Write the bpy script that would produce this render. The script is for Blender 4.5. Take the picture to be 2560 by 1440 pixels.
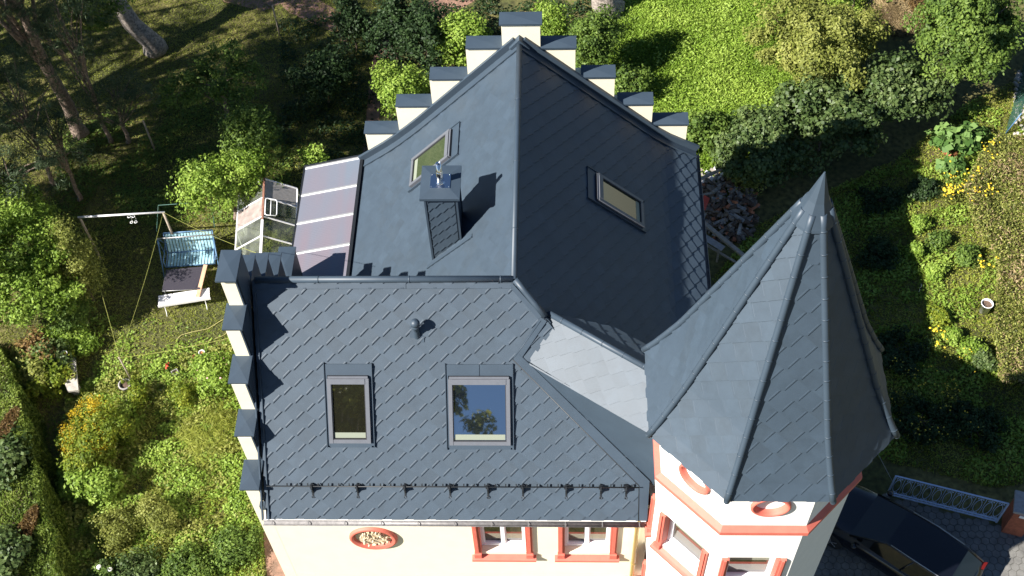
import bpy, bmesh, math, random
import numpy as np
from mathutils import Vector, Matrix
from mathutils.geometry import tessellate_polygon
R = math.radians
random.seed(7)
rng = np.random.default_rng(11)
for o in list(bpy.data.objects): bpy.data.objects.remove(o)
scene = bpy.context.scene
C = scene.collection

# ------------------------------------------------------------------ camera
F_PX, PITCH, ROLL, YAW = 3089.12, 0.9507259547, -0.057007933, 0.06694734
CAM = Vector((0, 0, 32))
def cam_axes():
    cp, sp = math.cos(PITCH), math.sin(PITCH)
    fwd = Vector((0, cp, -sp)); up = Vector((0, sp, cp)); rt = Vector((1, 0, 0))
    c, s = math.cos(ROLL), math.sin(ROLL)
    rt, up = c*rt + s*up, -s*rt + c*up
    Y = Matrix.Rotation(YAW, 3, 'Z')
    return Y @ rt, Y @ up, Y @ fwd
RT, UP, FW = cam_axes()
cd = bpy.data.cameras.new('camera'); cam = bpy.data.objects.new('camera', cd); C.objects.link(cam)
cd.sensor_width = 36; cd.lens = F_PX/2560*36; cd.clip_end = 2000; cd.clip_start = .5
m = Matrix((RT, UP, -FW)).transposed().to_4x4(); m.translation = CAM
cam.matrix_world = m
scene.camera = cam
def ray(px, py): return FW + RT*((px-1280)/F_PX) - UP*((py-720)/F_PX)
def at(px, py, z=0.0):
    """world point at height z seen at photograph pixel (px,py): measured positions"""
    r = ray(px, py); t = (z-CAM.z)/r.z
    return Vector((CAM.x+r.x*t, CAM.y+r.y*t, z))

# ------------------------------------------------------------------ light
SUN = Vector((-.69, -.36, .64)).normalized()
w = bpy.data.worlds.new('World'); scene.world = w; w.use_nodes = True
nt = w.node_tree; nt.nodes.clear()
sky = nt.nodes.new('ShaderNodeTexSky'); sky.sky_type = 'NISHITA'; sky.sun_disc = False
sky.sun_elevation = math.asin(SUN.z); sky.sun_rotation = math.atan2(SUN.x, SUN.y)
sky.air_density = 1.0; sky.dust_density = .1; sky.ozone_density = 5.0
bg = nt.nodes.new('ShaderNodeBackground'); bg.inputs['Strength'].default_value = .042
ou = nt.nodes.new('ShaderNodeOutputWorld')
nt.links.new(sky.outputs[0], bg.inputs[0]); nt.links.new(bg.outputs[0], ou.inputs[0])
sd = bpy.data.lights.new('sun', 'SUN'); sd.energy = 5.0; sd.angle = R(.53); sd.color = (1, .955, .88)
so = bpy.data.objects.new('sun', sd); C.objects.link(so)
so.rotation_euler = (-SUN).to_track_quat('-Z', 'Y').to_euler(); so.location = (-20, -20, 60)
vs = scene.view_settings; vs.view_transform = 'Standard'; vs.look = 'None'; vs.exposure = 1.35; vs.gamma = 1

# ------------------------------------------------------------------ materials
def newmat(name):
    m = bpy.data.materials.new(name); m.use_nodes = True
    n = m.node_tree; return m, n, n.nodes['Principled BSDF']
def col(c): return (c[0], c[1], c[2], 1)
def mat(name, c, rough=.6, metal=0, spec=.5, noise=0, nscale=8, bump=0, bscale=60, coat=0, c2=None):
    m, n, p = newmat(name)
    p.inputs['Base Color'].default_value = col(c); p.inputs['Roughness'].default_value = rough
    p.inputs['Metallic'].default_value = metal; p.inputs['Specular IOR Level'].default_value = spec
    p.inputs['Coat Weight'].default_value = coat
    tc = n.nodes.new('ShaderNodeTexCoord')
    if noise or c2:
        t = n.nodes.new('ShaderNodeTexNoise'); t.inputs['Scale'].default_value = nscale
        t.inputs['Detail'].default_value = 6; t.inputs['Roughness'].default_value = .65
        r = n.nodes.new('ShaderNodeValToRGB')
        a = c2 if c2 else tuple(x*(1-noise) for x in c); b = c if c2 else tuple(min(1, x*(1+noise)) for x in c)
        r.color_ramp.elements[0].color = col(a); r.color_ramp.elements[1].color = col(b)
        r.color_ramp.elements[0].position = .35; r.color_ramp.elements[1].position = .65
        n.links.new(tc.outputs['Object'], t.inputs['Vector']); n.links.new(t.outputs['Fac'], r.inputs['Fac'])
        n.links.new(r.outputs[0], p.inputs['Base Color'])
    if bump:
        t2 = n.nodes.new('ShaderNodeTexNoise'); t2.inputs['Scale'].default_value = bscale; t2.inputs['Detail'].default_value = 4
        b_ = n.nodes.new('ShaderNodeBump'); b_.inputs['Strength'].default_value = bump; b_.inputs['Distance'].default_value = .02
        n.links.new(tc.outputs['Object'], t2.inputs['Vector']); n.links.new(t2.outputs['Fac'], b_.inputs['Height'])
        n.links.new(b_.outputs[0], p.inputs['Normal'])
    return m
def foliage(name, dark, midc, light, transl=.33, rough=.55, spec=.25):
    m, n, p = newmat(name)
    a = n.nodes.new('ShaderNodeAttribute'); a.attribute_name = 'v'
    r = n.nodes.new('ShaderNodeValToRGB'); e = r.color_ramp.elements
    e[0].position = .1; e[0].color = col(dark); e[1].position = .95; e[1].color = col(light)
    k = e.new(.5); k.color = col(midc)
    n.links.new(a.outputs['Fac'], r.inputs['Fac']); n.links.new(r.outputs[0], p.inputs['Base Color'])
    p.inputs['Roughness'].default_value = rough; p.inputs['Specular IOR Level'].default_value = spec
    tr = n.nodes.new('ShaderNodeBsdfTranslucent'); mx = n.nodes.new('ShaderNodeMixShader'); mx.inputs[0].default_value = transl
    n.links.new(r.outputs[0], tr.inputs['Color']); n.links.new(p.outputs[0], mx.inputs[1]); n.links.new(tr.outputs[0], mx.inputs[2])
    n.links.new(mx.outputs[0], n.nodes['Material Output'].inputs['Surface'])
    return m
def glass(name, tint=(.02, .025, .02), rough=.02):
    m, n, p = newmat(name); p.inputs['Base Color'].default_value = col(tint)
    p.inputs['Roughness'].default_value = rough; p.inputs['Specular IOR Level'].default_value = 1.0; p.inputs['IOR'].default_value = 2.0
    p.inputs['Coat Weight'].default_value = .6; p.inputs['Coat Roughness'].default_value = .01
    return m
M = {}
M['roof'] = mat('anthracite_metal', (.038, .057, .080), .55, 0, .5, noise=.07, nscale=2.3, bump=.04, bscale=170)
M['roofflat'] = mat('anthracite_flashing', (.036, .054, .076), .50, 0, .5, noise=.06, nscale=2.2)
for k_, (dc, dr) in {'roof_b': ((.0365, .055, .077), .555), 'roof_c': ((.040, .060, .084), .55), 'roof_d': ((.037, .0545, .075), .56)}.items():
    M[k_] = mat('anthracite_metal_'+k_[-1], dc, dr, 0, .5, noise=.10, nscale=3.5, bump=.05, bscale=170)
ROOF = ['roof', 'roof_b', 'roof_c', 'roof_d']
M['darkmetal'] = mat('black_metal', (.012, .014, .017), .45)
M['frame'] = mat('window_frame_grey', (.105, .112, .130), .45, noise=.05)
M['frame_dark'] = mat('gasket', (.03, .03, .035), .5)
M['cream'] = mat('cream_render', (.80, .73, .56), .85, noise=.03, nscale=3, bump=.15, bscale=90)
M['white'] = mat('white_render', (.84, .81, .77), .85, noise=.03, nscale=3, bump=.12, bscale=90)
M['red'] = mat('coral_trim', (.55, .13, .092), .65, noise=.07, nscale=5)
M['pvc'] = mat('white_pvc', (.80, .80, .84), .35)
M['glass'] = glass('skylight_glass', (.012, .012, .008))
M['skyglass'] = glass('coated_skylight_glass', (.008, .012, .02)); M['skyglass'].node_tree.nodes['Principled BSDF'].inputs['IOR'].default_value = 2.9
M['sideglass'] = glass('side_skylight_glass', (.045, .06, .03)); M['sideglass'].node_tree.nodes['Principled BSDF'].inputs['IOR'].default_value = 1.5
M['sideglass'].node_tree.nodes['Principled BSDF'].inputs['Coat Weight'].default_value = 0
M['winglass'] = glass('window_glass', (.045, .042, .03)); M['winglass'].node_tree.nodes['Principled BSDF'].inputs['IOR'].default_value = 1.5; M['winglass'].node_tree.nodes['Principled BSDF'].inputs['Coat Weight'].default_value = 0
M['blind'] = mat('blind', (.20, .22, .17), .6)
M['steel'] = mat('stainless', (.75, .75, .76), .13, 1)
M['zinc'] = mat('zinc_gutter', (.20, .19, .19), .55, .3, noise=.2, nscale=12)
M['downpipe'] = mat('bronze_downpipe', (.50, .36, .13), .35, .5)
M['bark'] = mat('bark', (.19, .14, .11), .9, noise=.6, nscale=13, bump=1, bscale=14)
M['barkg'] = mat('grey_bark', (.27, .23, .20), .9, noise=.6, nscale=11, bump=1, bscale=12)
M['twig'] = mat('twig', (.10, .07, .05), .9)
M['wood'] = mat('weathered_wood', (.30, .25, .20), .8, noise=.25, nscale=10)
M['newwood'] = mat('fresh_plank', (.50, .30, .19), .7, noise=.12, nscale=7)
M['whitewood'] = mat('white_painted_wood', (.76, .74, .76), .6, noise=.06, nscale=14)
M['bluefab'] = mat('pale_blue_slats', (.30, .49, .57), .65, noise=.15, nscale=6)
M['bluemetal'] = mat('blue_tube', (.08, .17, .30), .45)
M['greymetal'] = mat('galvanised_tube', (.35, .35, .35), .45, .5)
M['greenmetal'] = mat('green_tube', (.06, .14, .11), .5)
M['net'] = mat('dark_table_glass', (.05, .045, .055), .22, 0, .7)
M['terracotta'] = mat('terracotta', (.42, .15, .07), .8)
M['whitepl'] = mat('white_plastic', (.82, .82, .82), .4)
M['soil'] = mat('soil', (.10, .065, .045), .95, noise=.4, nscale=20)
M['stone'] = mat('pale_stone', (.38, .35, .31), .9, noise=.2, nscale=8, bump=.4, bscale=20)
M['conc'] = mat('concrete_ring', (.30, .28, .27), .9, noise=.15, nscale=10)
M['brick'] = mat('orange_brick', (.40, .12, .06), .85, noise=.2, nscale=9)
M['hose'] = mat('yellow_hose', (.40, .36, .14), .6)
M['line'] = mat('yellow_line', (.33, .34, .08), .6)
M['gatem'] = mat('pale_blue_iron', (.42, .52, .70), .45)
M['carpaint'] = mat('black_car_paint', (.004, .005, .009), .2, 0, .5, coat=.25)
M['carglass'] = mat('car_glass', (.004, .005, .007), .05, 0, .5)
M['rubber'] = mat('rubber', (.015, .015, .015), .8)
M['lamp_red'] = mat('red_lens', (.10, .008, .006), .2)
M['rustred'] = mat('red_plastic', (.55, .07, .04), .5)
M['rust'] = mat('rusty_paint', (.24, .11, .075), .8, noise=.3, nscale=20)
M['greenmesh'] = mat('green_mesh', (.02, .075, .055), .7, noise=.3, nscale=12)
M['yellowfl'] = mat('yellow_petals', (.62, .44, .02), .6)
M['redfl'] = mat('red_petals', (.75, .07, .03), .6)
M['whitefl'] = mat('white_petals', (.85, .84, .80), .6)
M['pinkfl'] = mat('pink_petals', (.75, .40, .40), .6)
# foliage
M['f_mid'] = foliage('leaves_mid', (.025, .05, .010), (.085, .145, .024), (.20, .285, .055))
M['f_bright'] = foliage('leaves_bright', (.055, .095, .012), (.165, .265, .030), (.34, .45, .085))
M['f_shade'] = foliage('leaves_shade_tone', (.008, .018, .007), (.024, .050, .016), (.060, .105, .032))  # darkened leaf tone puts shade into the colour of plants in shadow
M['f_blue'] = foliage('leaves_bluegreen', (.024, .045, .013), (.068, .112, .030), (.17, .225, .075), spec=.35, rough=.5)
M['f_olive'] = foliage('leaves_olive', (.06, .075, .016), (.185, .21, .040), (.36, .37, .10))
M['f_pine'] = foliage('needles', (.015, .028, .012), (.045, .072, .030), (.10, .135, .060), .1)
M['f_gold'] = foliage('goldenrod', (.045, .085, .012), (.15, .21, .02), (.30, .32, .035))
M['f_dry'] = foliage('dry_stems', (.08, .055, .03), (.23, .17, .085), (.42, .32, .17), .1)
M['f_brownleaf'] = foliage('russet_leaves', (.06, .035, .015), (.17, .10, .04), (.30, .20, .07))
M['f_thuja'] = foliage('thuja', (.032, .058, .010), (.11, .165, .024), (.25, .31, .055))
M['f_rhub'] = foliage('rhubarb_leaves', (.04, .09, .02), (.09, .18, .04), (.20, .31, .09))
M['f_meadow'] = foliage('meadow', (.08, .14, .014), (.20, .32, .035), (.38, .50, .09))
M['f_lawn'] = foliage('lawn_blades', (.10, .115, .018), (.24, .28, .040), (.42, .44, .09))

def ground_mat():
    m, n, p = newmat('ground_soil_and_turf')
    tc = n.nodes.new('ShaderNodeTexCoord'); p.inputs['Roughness'].default_value = .95
    def noise(s, d=6):
        t = n.nodes.new('ShaderNodeTexNoise'); t.inputs['Scale'].default_value = s; t.inputs['Detail'].default_value = d
        n.links.new(tc.outputs['Object'], t.inputs['Vector']); return t
    a = noise(.35); b = noise(6, 8)
    r1 = n.nodes.new('ShaderNodeValToRGB'); e = r1.color_ramp.elements
    e[0].position = .4; e[0].color = col((.075, .080, .022)); e[1].position = .62; e[1].color = col((.16, .14, .045))
    r2 = n.nodes.new('ShaderNodeValToRGB'); e = r2.color_ramp.elements
    e[0].position = .3; e[0].color = col((.35, .35, .35)); e[1].position = .7; e[1].color = col((1.2, 1.2, 1.2))
    mx = n.nodes.new('ShaderNodeMixRGB'); mx.blend_type = 'MULTIPLY'; mx.inputs[0].default_value = 1
    n.links.new(a.outputs['Fac'], r1.inputs['Fac']); n.links.new(b.outputs['Fac'], r2.inputs['Fac'])
    n.links.new(r1.outputs[0], mx.inputs[1]); n.links.new(r2.outputs[0], mx.inputs[2]); n.links.new(mx.outputs[0], p.inputs['Base Color'])
    bp = n.nodes.new('ShaderNodeBump'); bp.inputs['Strength'].default_value = .8; bp.inputs['Distance'].default_value = .05
    n.links.new(b.outputs['Fac'], bp.inputs['Height']); n.links.new(bp.outputs[0], p.inputs['Normal'])
    return m
M['ground'] = ground_mat()
M['path'] = mat('earth_path', (.30, .17, .12), .95, c2=(.16, .10, .07), nscale=4, bump=.6, bscale=25)
M['paving'] = mat('red_gravel_paving', (.42, .24, .19), .95, c2=(.30, .17, .13), nscale=6, bump=.5, bscale=40)
M['paver'] = mat('hexagon_paver', (.15, .145, .135), .9, noise=.25, nscale=2.5, bump=.3, bscale=50)
M['joint'] = mat('paver_joint', (.09, .09, .06), .95, noise=.4, nscale=6)
def poly_mat():
    m, n, p = newmat('twinwall_polycarbonate')
    p.inputs['Base Color'].default_value = col((.50, .52, .60)); p.inputs['Roughness'].default_value = .32
    p.inputs['Specular IOR Level'].default_value = .6; p.inputs['Coat Weight'].default_value = .15
    tc = n.nodes.new('ShaderNodeTexCoord'); mp = n.nodes.new('ShaderNodeMapping')
    wv = n.nodes.new('ShaderNodeTexWave'); wv.bands_direction = 'Y'; wv.inputs['Scale'].default_value = 5.5; wv.inputs['Distortion'].default_value = .05
    n.links.new(tc.outputs['Object'], mp.inputs[0]); n.links.new(mp.outputs[0], wv.inputs[0])
    bp = n.nodes.new('ShaderNodeBump'); bp.inputs['Strength'].default_value = .16; bp.inputs['Distance'].default_value = .02
    n.links.new(wv.outputs['Fac'], bp.inputs['Height']); n.links.new(bp.outputs[0], p.inputs['Normal'])
    nz = n.nodes.new('ShaderNodeTexNoise'); nz.inputs['Scale'].default_value = .7; nz.inputs['Detail'].default_value = 2
    mp2 = n.nodes.new('ShaderNodeMapping'); mp2.inputs['Scale'].default_value = (1.4, .25, 1)
    n.links.new(tc.outputs['Object'], mp2.inputs[0]); n.links.new(mp2.outputs[0], nz.inputs['Vector'])
    r = n.nodes.new('ShaderNodeValToRGB'); e = r.color_ramp.elements
    e[0].position = .45; e[0].color = col((.125, .145, .18)); e[1].position = .66; e[1].color = col((.165, .13, .15))
    n.links.new(nz.outputs['Fac'], r.inputs['Fac']); n.links.new(r.outputs[0], p.inputs['Base Color'])
    return m
M['poly'] = poly_mat()
def ghglass():
    m, n, p = newmat('old_greenhouse_glass')
    p.inputs['Base Color'].default_value = col((.40, .42, .38)); p.inputs['Roughness'].default_value = .12
    p.inputs['Specular IOR Level'].default_value = .8
    tr = n.nodes.new('ShaderNodeBsdfTransparent'); tr.inputs[0].default_value = col((.82, .85, .80))
    mx = n.nodes.new('ShaderNodeMixShader')
    tc = n.nodes.new('ShaderNodeTexCoord'); nz = n.nodes.new('ShaderNodeTexNoise'); nz.inputs['Scale'].default_value = 1.6; nz.inputs['Detail'].default_value = 5
    r = n.nodes.new('ShaderNodeMapRange'); r.inputs[1].default_value = .35; r.inputs[2].default_value = .7; r.inputs[3].default_value = .05; r.inputs[4].default_value = .26
    n.links.new(tc.outputs['Object'], nz.inputs['Vector']); n.links.new(nz.outputs['Fac'], r.inputs[0]); n.links.new(r.outputs[0], mx.inputs[0])
    n.links.new(tr.outputs[0], mx.inputs[1]); n.links.new(p.outputs[0], mx.inputs[2])
    n.links.new(mx.outputs[0], n.nodes['Material Output'].inputs['Surface'])
    return m
M['ghglass'] = ghglass()
M['board'] = mat('weathered_roof_board', (.27, .22, .20), .8, noise=.25, nscale=5)

# ------------------------------------------------------------------ object helpers
ORIGIN = {}
def tag(o, label=None, cat=None, group=None, kind=None):
    if label: o['label'] = label
    if cat: o['category'] = cat
    if group: o['group'] = group
    if kind: o['kind'] = kind
    return o
def thing(name, loc, label, cat, group=None):
    o = bpy.data.objects.new(name, None); C.objects.link(o); o.location = loc; o.empty_display_size = .2
    ORIGIN[o.name] = Vector(loc); return tag(o, label, cat, group)
def root_origin(p):
    while p.parent: p = p.parent
    return ORIGIN.get(p.name, Vector((0, 0, 0)))
def link_mesh(name, me, m, parent=None):
    ms = m if isinstance(m, (list, tuple)) else [m]
    for x in ms: me.materials.append(M[x] if isinstance(x, str) else x)
    o = bpy.data.objects.new(name, me); C.objects.link(o)
    if parent is not None:
        org = root_origin(parent)
        if org.length: me.transform(Matrix.Translation(-org))
        o.parent = parent
    return o
class MB:
    def __init__(s): s.v = []; s.f = []; s.sm = []; s.mi = []
    def add(s, vs, fs, smooth=False, mi=0):
        b = len(s.v); s.v += [tuple(x) for x in vs]
        for f in fs: s.f.append(tuple(b+i for i in f)); s.sm.append(smooth); s.mi.append(mi)
        return s
    def box(s, a, b, mi=0):
        x0, y0, z0 = a; x1, y1, z1 = b
        return s.add([(x0,y0,z0),(x1,y0,z0),(x1,y1,z0),(x0,y1,z0),(x0,y0,z1),(x1,y0,z1),(x1,y1,z1),(x0,y1,z1)],
              [(3,2,1,0),(4,5,6,7),(0,1,5,4),(1,2,6,5),(2,3,7,6),(3,0,4,7)], mi=mi)
    def obox(s, c, ax, ay, az, mi=0):
        """box from centre and three half-axis vectors"""
        c, ax, ay, az = Vector(c), Vector(ax), Vector(ay), Vector(az)
        vs = [c+i*ax+j*ay+k*az for k in (-1, 1) for (i, j) in ((-1,-1),(1,-1),(1,1),(-1,1))]
        if ax.cross(ay).dot(az) < 0: fs = [(0,1,2,3),(7,6,5,4),(4,5,1,0),(5,6,2,1),(6,7,3,2),(7,4,0,3)]
        else: fs = [(3,2,1,0),(4,5,6,7),(0,1,5,4),(1,2,6,5),(2,3,7,6),(3,0,4,7)]
        return s.add(vs, fs, mi=mi)
    def bar(s, a, b, w, h=None, up=(0, 0, 1), mi=0):
        a, b = Vector(a), Vector(b); d = b-a; L = d.length; d.normalize(); h = h or w
        sd_ = d.cross(Vector(up))
        if sd_.length < 1e-4: sd_ = d.cross(Vector((1, 0, 0)))
        sd_.normalize(); u = sd_.cross(d)
        return s.obox((a+b)/2, d*L/2, sd_*w/2, u*h/2, mi)
    def tube(s, pts, r, n=8, cap=True, mi=0):
        pts = [Vector(p) for p in pts]; k = len(pts); rs = r if isinstance(r, (list, tuple)) else [r]*k
        vs = []; ref = None
        for i, p in enumerate(pts):
            d = (pts[min(i+1, k-1)]-pts[max(i-1, 0)]).normalized()
            if ref is None: ref = d.cross(Vector((0, 0, 1))) if abs(d.z) < .9 else d.cross(Vector((1, 0, 0)))
            a = (ref - d*ref.dot(d)).normalized(); ref = a; b = d.cross(a)
            for j in range(n):
                t = 2*math.pi*j/n; vs.append(p+(a*math.cos(t)+b*math.sin(t))*rs[i])
        fs = [(i*n+j, i*n+(j+1) % n, (i+1)*n+(j+1) % n, (i+1)*n+j) for i in range(k-1) for j in range(n)]
        s.add(vs, fs, True, mi)
        if cap:
            b = len(s.v)-k*n
            s.f.append(tuple(b+j for j in range(n))[::-1]); s.sm.append(False); s.mi.append(mi)
            s.f.append(tuple(b+(k-1)*n+j for j in range(n))); s.sm.append(False); s.mi.append(mi)
        return s
    def prism(s, poly, n, mi=0):
        """extrude planar 3D polygon by vector n"""
        poly = [Vector(p) for p in poly]; n = Vector(n); k = len(poly)
        tri = tessellate_polygon([poly])
        vs = poly+[p+n for p in poly]
        fs = [tuple(t) for t in tri]+[tuple(i+k for i in reversed(t)) for t in tri]
        fs += [(i, (i+1) % k, (i+1) % k+k, i+k) for i in range(k)]
        return s.add(vs, fs, mi=mi)
    def lathe(s, c, prof, n=16, mi=0, smooth=True):
        c = Vector(c); vs = []; k = len(prof)
        for r, z in prof:
            for j in range(n):
                t = 2*math.pi*j/n; vs.append(c+Vector((r*math.cos(t), r*math.sin(t), z)))
        fs = [(i*n+j, i*n+(j+1) % n, (i+1)*n+(j+1) % n, (i+1)*n+j) for i in range(k-1) for j in range(n)]
        return s.add(vs, fs, smooth, mi)
    def build(s, name, m, parent=None, fix=True):
        me = bpy.data.meshes.new(name); me.from_pydata(s.v, [], s.f); me.update()
        me.polygons.foreach_set('use_smooth', s.sm); me.polygons.foreach_set('material_index', s.mi)
        if fix:
            bm = bmesh.new(); bm.from_mesh(me); bmesh.ops.recalc_face_normals(bm, faces=bm.faces); bm.to_mesh(me); bm.free()
        return link_mesh(name, me, m, parent)

def in_poly(P, poly):
    x, y = P[:, 0], P[:, 1]; ins = np.zeros(len(P), bool); k = len(poly)
    for i in range(k):
        x0, y0 = poly[i]; x1, y1 = poly[(i+1) % k]
        c = ((y0 > y) != (y1 > y)) & (x < (x1-x0)*(y-y0)/((y1-y0) if y1 != y0 else 1e-9)+x0); ins ^= c
    return ins
def px_poly(pts, z=0): return [tuple(at(a, b, z))[:2] for a, b in pts]
def scatter(poly, n):
    poly = np.array(poly); lo, hi = poly.min(0), poly.max(0); out = []
    tot = 0
    while tot < n:
        P = lo+rng.random((n*2, 2))*(hi-lo); P = P[in_poly(P, poly)]; out.append(P); tot += len(P)
        if len(P) == 0: break
    return np.concatenate(out)[:n]
def vnoise(P, s, seed=0):
    """cheap smooth value noise 0..1"""
    r = np.random.default_rng(seed); v = np.zeros(len(P))
    for k in range(6):
        a = r.random()*2*np.pi; f = s*(.6+.9*r.random()*(1+k*.4)); ph = r.random()*7
        v += np.sin((P[:, 0]*np.cos(a)+P[:, 1]*np.sin(a))*f+ph+1.3*np.sin((P[:, 0]*np.sin(a)-P[:, 1]*np.cos(a))*f*.7+ph))
    return np.clip(.5+v/6, 0, 1)
def leaf_mesh(name, P, N, size, v, aspect=.55, T=None):
    n = len(P); N = N/np.linalg.norm(N, axis=1, keepdims=True)
    if T is None: T = rng.normal(size=(n, 3))
    T = T-N*(T*N).sum(1, keepdims=True); T /= np.linalg.norm(T, axis=1, keepdims=True)+1e-9
    B = np.cross(N, T); size = np.broadcast_to(np.asarray(size, float), (n,))[:, None]; asp = np.broadcast_to(np.asarray(aspect, float), (n,))[:, None]
    V = np.empty((n, 4, 3)); V[:, 0] = P+T*size*.5; V[:, 2] = P-T*size*.5
    V[:, 1] = P+B*size*asp*.5+N*size*.08; V[:, 3] = P-B*size*asp*.5+N*size*.08
    me = bpy.data.meshes.new(name)
    me.vertices.add(4*n); me.vertices.foreach_set('co', V.ravel())
    me.loops.add(4*n); me.loops.foreach_set('vertex_index', np.arange(4*n, dtype=np.int32))
    me.polygons.add(n); me.polygons.foreach_set('loop_start', np.arange(n, dtype=np.int32)*4)
    me.polygons.foreach_set('loop_total', np.full(n, 4, np.int32))
    me.update(calc_edges=True)
    a = me.attributes.new('v', 'FLOAT', 'FACE'); a.data.foreach_set('value', np.clip(v, 0, 1).astype(np.float32))
    return me
def crown_mesh(name, c, rad, nclump, per, cr, leaf, seed, aspect=.55, shell=.75, flat=.0, down=-.35, lump=.25, droop=0):
    global rng
    rng = np.random.default_rng(seed)
    c = np.array(c, float); rad = np.array(rad, float)
    D = rng.normal(size=(nclump*3, 3)); D /= np.linalg.norm(D, axis=1, keepdims=True)
    D = D[D[:, 2] > down][:nclump]; k = len(D)
    rr = shell+(1-shell)*rng.random(k); rr[rng.random(k) < .25] *= .6; rr[rng.random(k) < .10] *= 1.14
    lump = lump*1.5
    rr *= 1+lump*np.sin(D[:, 0]*3.1+seed)*np.cos(D[:, 1]*2.7+seed*1.7)+lump*.6*rng.normal(size=k)*.5
    cl = c+D*rad*rr[:, None]
    cs = cr*(.45+1.1*rng.random(k)); cv = rng.random(k)
    idx = np.repeat(np.arange(k), per); n = len(idx)
    E = rng.normal(size=(n, 3)); E /= np.linalg.norm(E, axis=1, keepdims=True)
    q = rng.random(n)**.45
    P = cl[idx]+E*(q*cs[idx])[:, None]*np.array([1, 1, .75])
    N = E*.55+D[idx]*.35+rng.normal(size=(n, 3))*.55+np.array([0, 0, .45])
    v = .18+.42*cv[idx]+.4*rng.random(n)
    P[:, 2] = np.maximum(P[:, 2], .03)
    return leaf_mesh(name, P, N, leaf*(.6+.8*rng.random(n)), v, aspect), cl
def plant(name, c, rad, label, cat, m='f_mid', nclump=60, per=110, cr=.35, leaf=.09, seed=1, group=None, aspect=.55,
          trunk=None, trunk_h=None, trunk_r=.08, bark='bark', limbs=10, extra=None, **kw):
    """tree or bush: leafy crown plus stem and limbs"""
    base = Vector((trunk if trunk else (c[0], c[1]))[:2]).to_3d()
    t = thing(name, base, label, cat, group)
    me, cl = crown_mesh('crown', c, rad, nclump, per, cr, leaf, seed, aspect, **kw)
    link_mesh('crown', me, m, t)
    mb = MB(); rs = random.Random(seed)
    top = Vector((c[0], c[1], c[2]+rad[2]*.35)); H = top-base
    pts = [base+H*f+Vector((rs.uniform(-1, 1), rs.uniform(-1, 1), 0))*trunk_r*.8*(0 if f == 0 else 1) for f in (0, .04, .15, .35, .6, .8, 1)]
    mb.tube(pts, [trunk_r*x for x in (1.5, 1.15, 1, .85, .62, .45, .2)], 9)
    for i in rs.sample(range(len(cl)), min(limbs, len(cl))):
        f = rs.uniform(.25, .8); a = base+H*f; b = Vector(cl[i])
        if b.z < a.z-.3: a = base+H*.3
        mid = a.lerp(b, .5)+Vector((0, 0, .12*(b-a).length))
        mb.tube([a, mid, b], [trunk_r*.45, trunk_r*.28, trunk_r*.08], 5, cap=False)
    mb.build('trunk' if trunk_h or bark != 'twig' else 'stem', bark, t)
    if extra: extra(t)
    return t

# ================================================================== VILLA
villa = thing('villa', (-2, 16, 0), 'cream villa with anthracite diamond-tile roofs, stepped gables and an eight-sided corner tower', 'house')
# ---- roof geometry
RX, RZ = -.96, 11.28                 # main ridge line x, ridge height
WY = 14.97                           # wing ridge line y
MF = (RZ-7.30)/(WY-11.43)            # front slope gradient
CF = math.cos(math.atan(MF)); SF = math.sin(math.atan(MF))
NF = Vector((0, -SF, CF))
def Fz(y): return RZ-MF*(WY-y)
def front(u, v, h=0): return Vector((u, WY-v*CF, RZ-v*SF))+NF*h
MB_ = 1.62; CB = math.cos(math.atan(MB_)); SB = math.sin(math.atan(MB_))
def back(u, v, h=0): return Vector((u, WY+v*CB, RZ-v*SB))+Vector((0, SB, CB))*h
def make_profile(pts):
    """polyline (run, drop) -> function arc length -> (run, drop, nx, nz)"""
    pts = [np.array(p, float) for p in pts]; dn = [pts[0]]
    for i in range(1, len(pts)):                    # keep the rounding local to each bend
        d = pts[i]-pts[i-1]; L = np.linalg.norm(d); e = min(.16, L*.3)/L
        dn += [pts[i-1]+d*e, pts[i]-d*e, pts[i]]
    pts = np.array(dn)
    for _ in range(3):
        q = [pts[0]]
        for i in range(len(pts)-1):
            if i > 0: q.append(pts[i]*.75+pts[i+1]*.25)
            if i < len(pts)-2: q.append(pts[i]*.25+pts[i+1]*.75)
        q.append(pts[-1]); pts = np.array(q)
    seg = np.linalg.norm(np.diff(pts, axis=0), axis=1); s = np.concatenate([[0], np.cumsum(seg)])
    def f(v):
        v_ = min(max(v, 0), s[-1]); x = float(np.interp(v_, s, pts[:, 0])); z = float(np.interp(v_, s, pts[:, 1]))
        i = min(max(int(np.searchsorted(s, v_))-1, 0), len(seg)-1); d = (pts[i+1]-pts[i])/seg[i]
        x += d[0]*(v-v_); z += d[1]*(v-v_)
        return x, z, float(d[1]), float(d[0])
    def inv_run(x): return float(np.interp(x, pts[:, 0], s))
    return f, float(s[-1]), inv_run
pR, LR, iR = make_profile([(0, 0), (3.2, 3.02), (3.6, 3.37), (4.53, 3.93)])
pL, LL, iL = make_profile([(0, 0), (2.7, 2.86), (3.4, 3.53), (4.31, 4.24)])
def right(u, v, h=0):
    x, z, nx, nz = pR(v); return Vector((RX+x, u, RZ-z))+Vector((nx, 0, nz))*h
def left(u, v, h=0):
    x, z, nx, nz = pL(v); return Vector((RX-x, u, RZ-z))+Vector((-nx, 0, nz))*h
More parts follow.
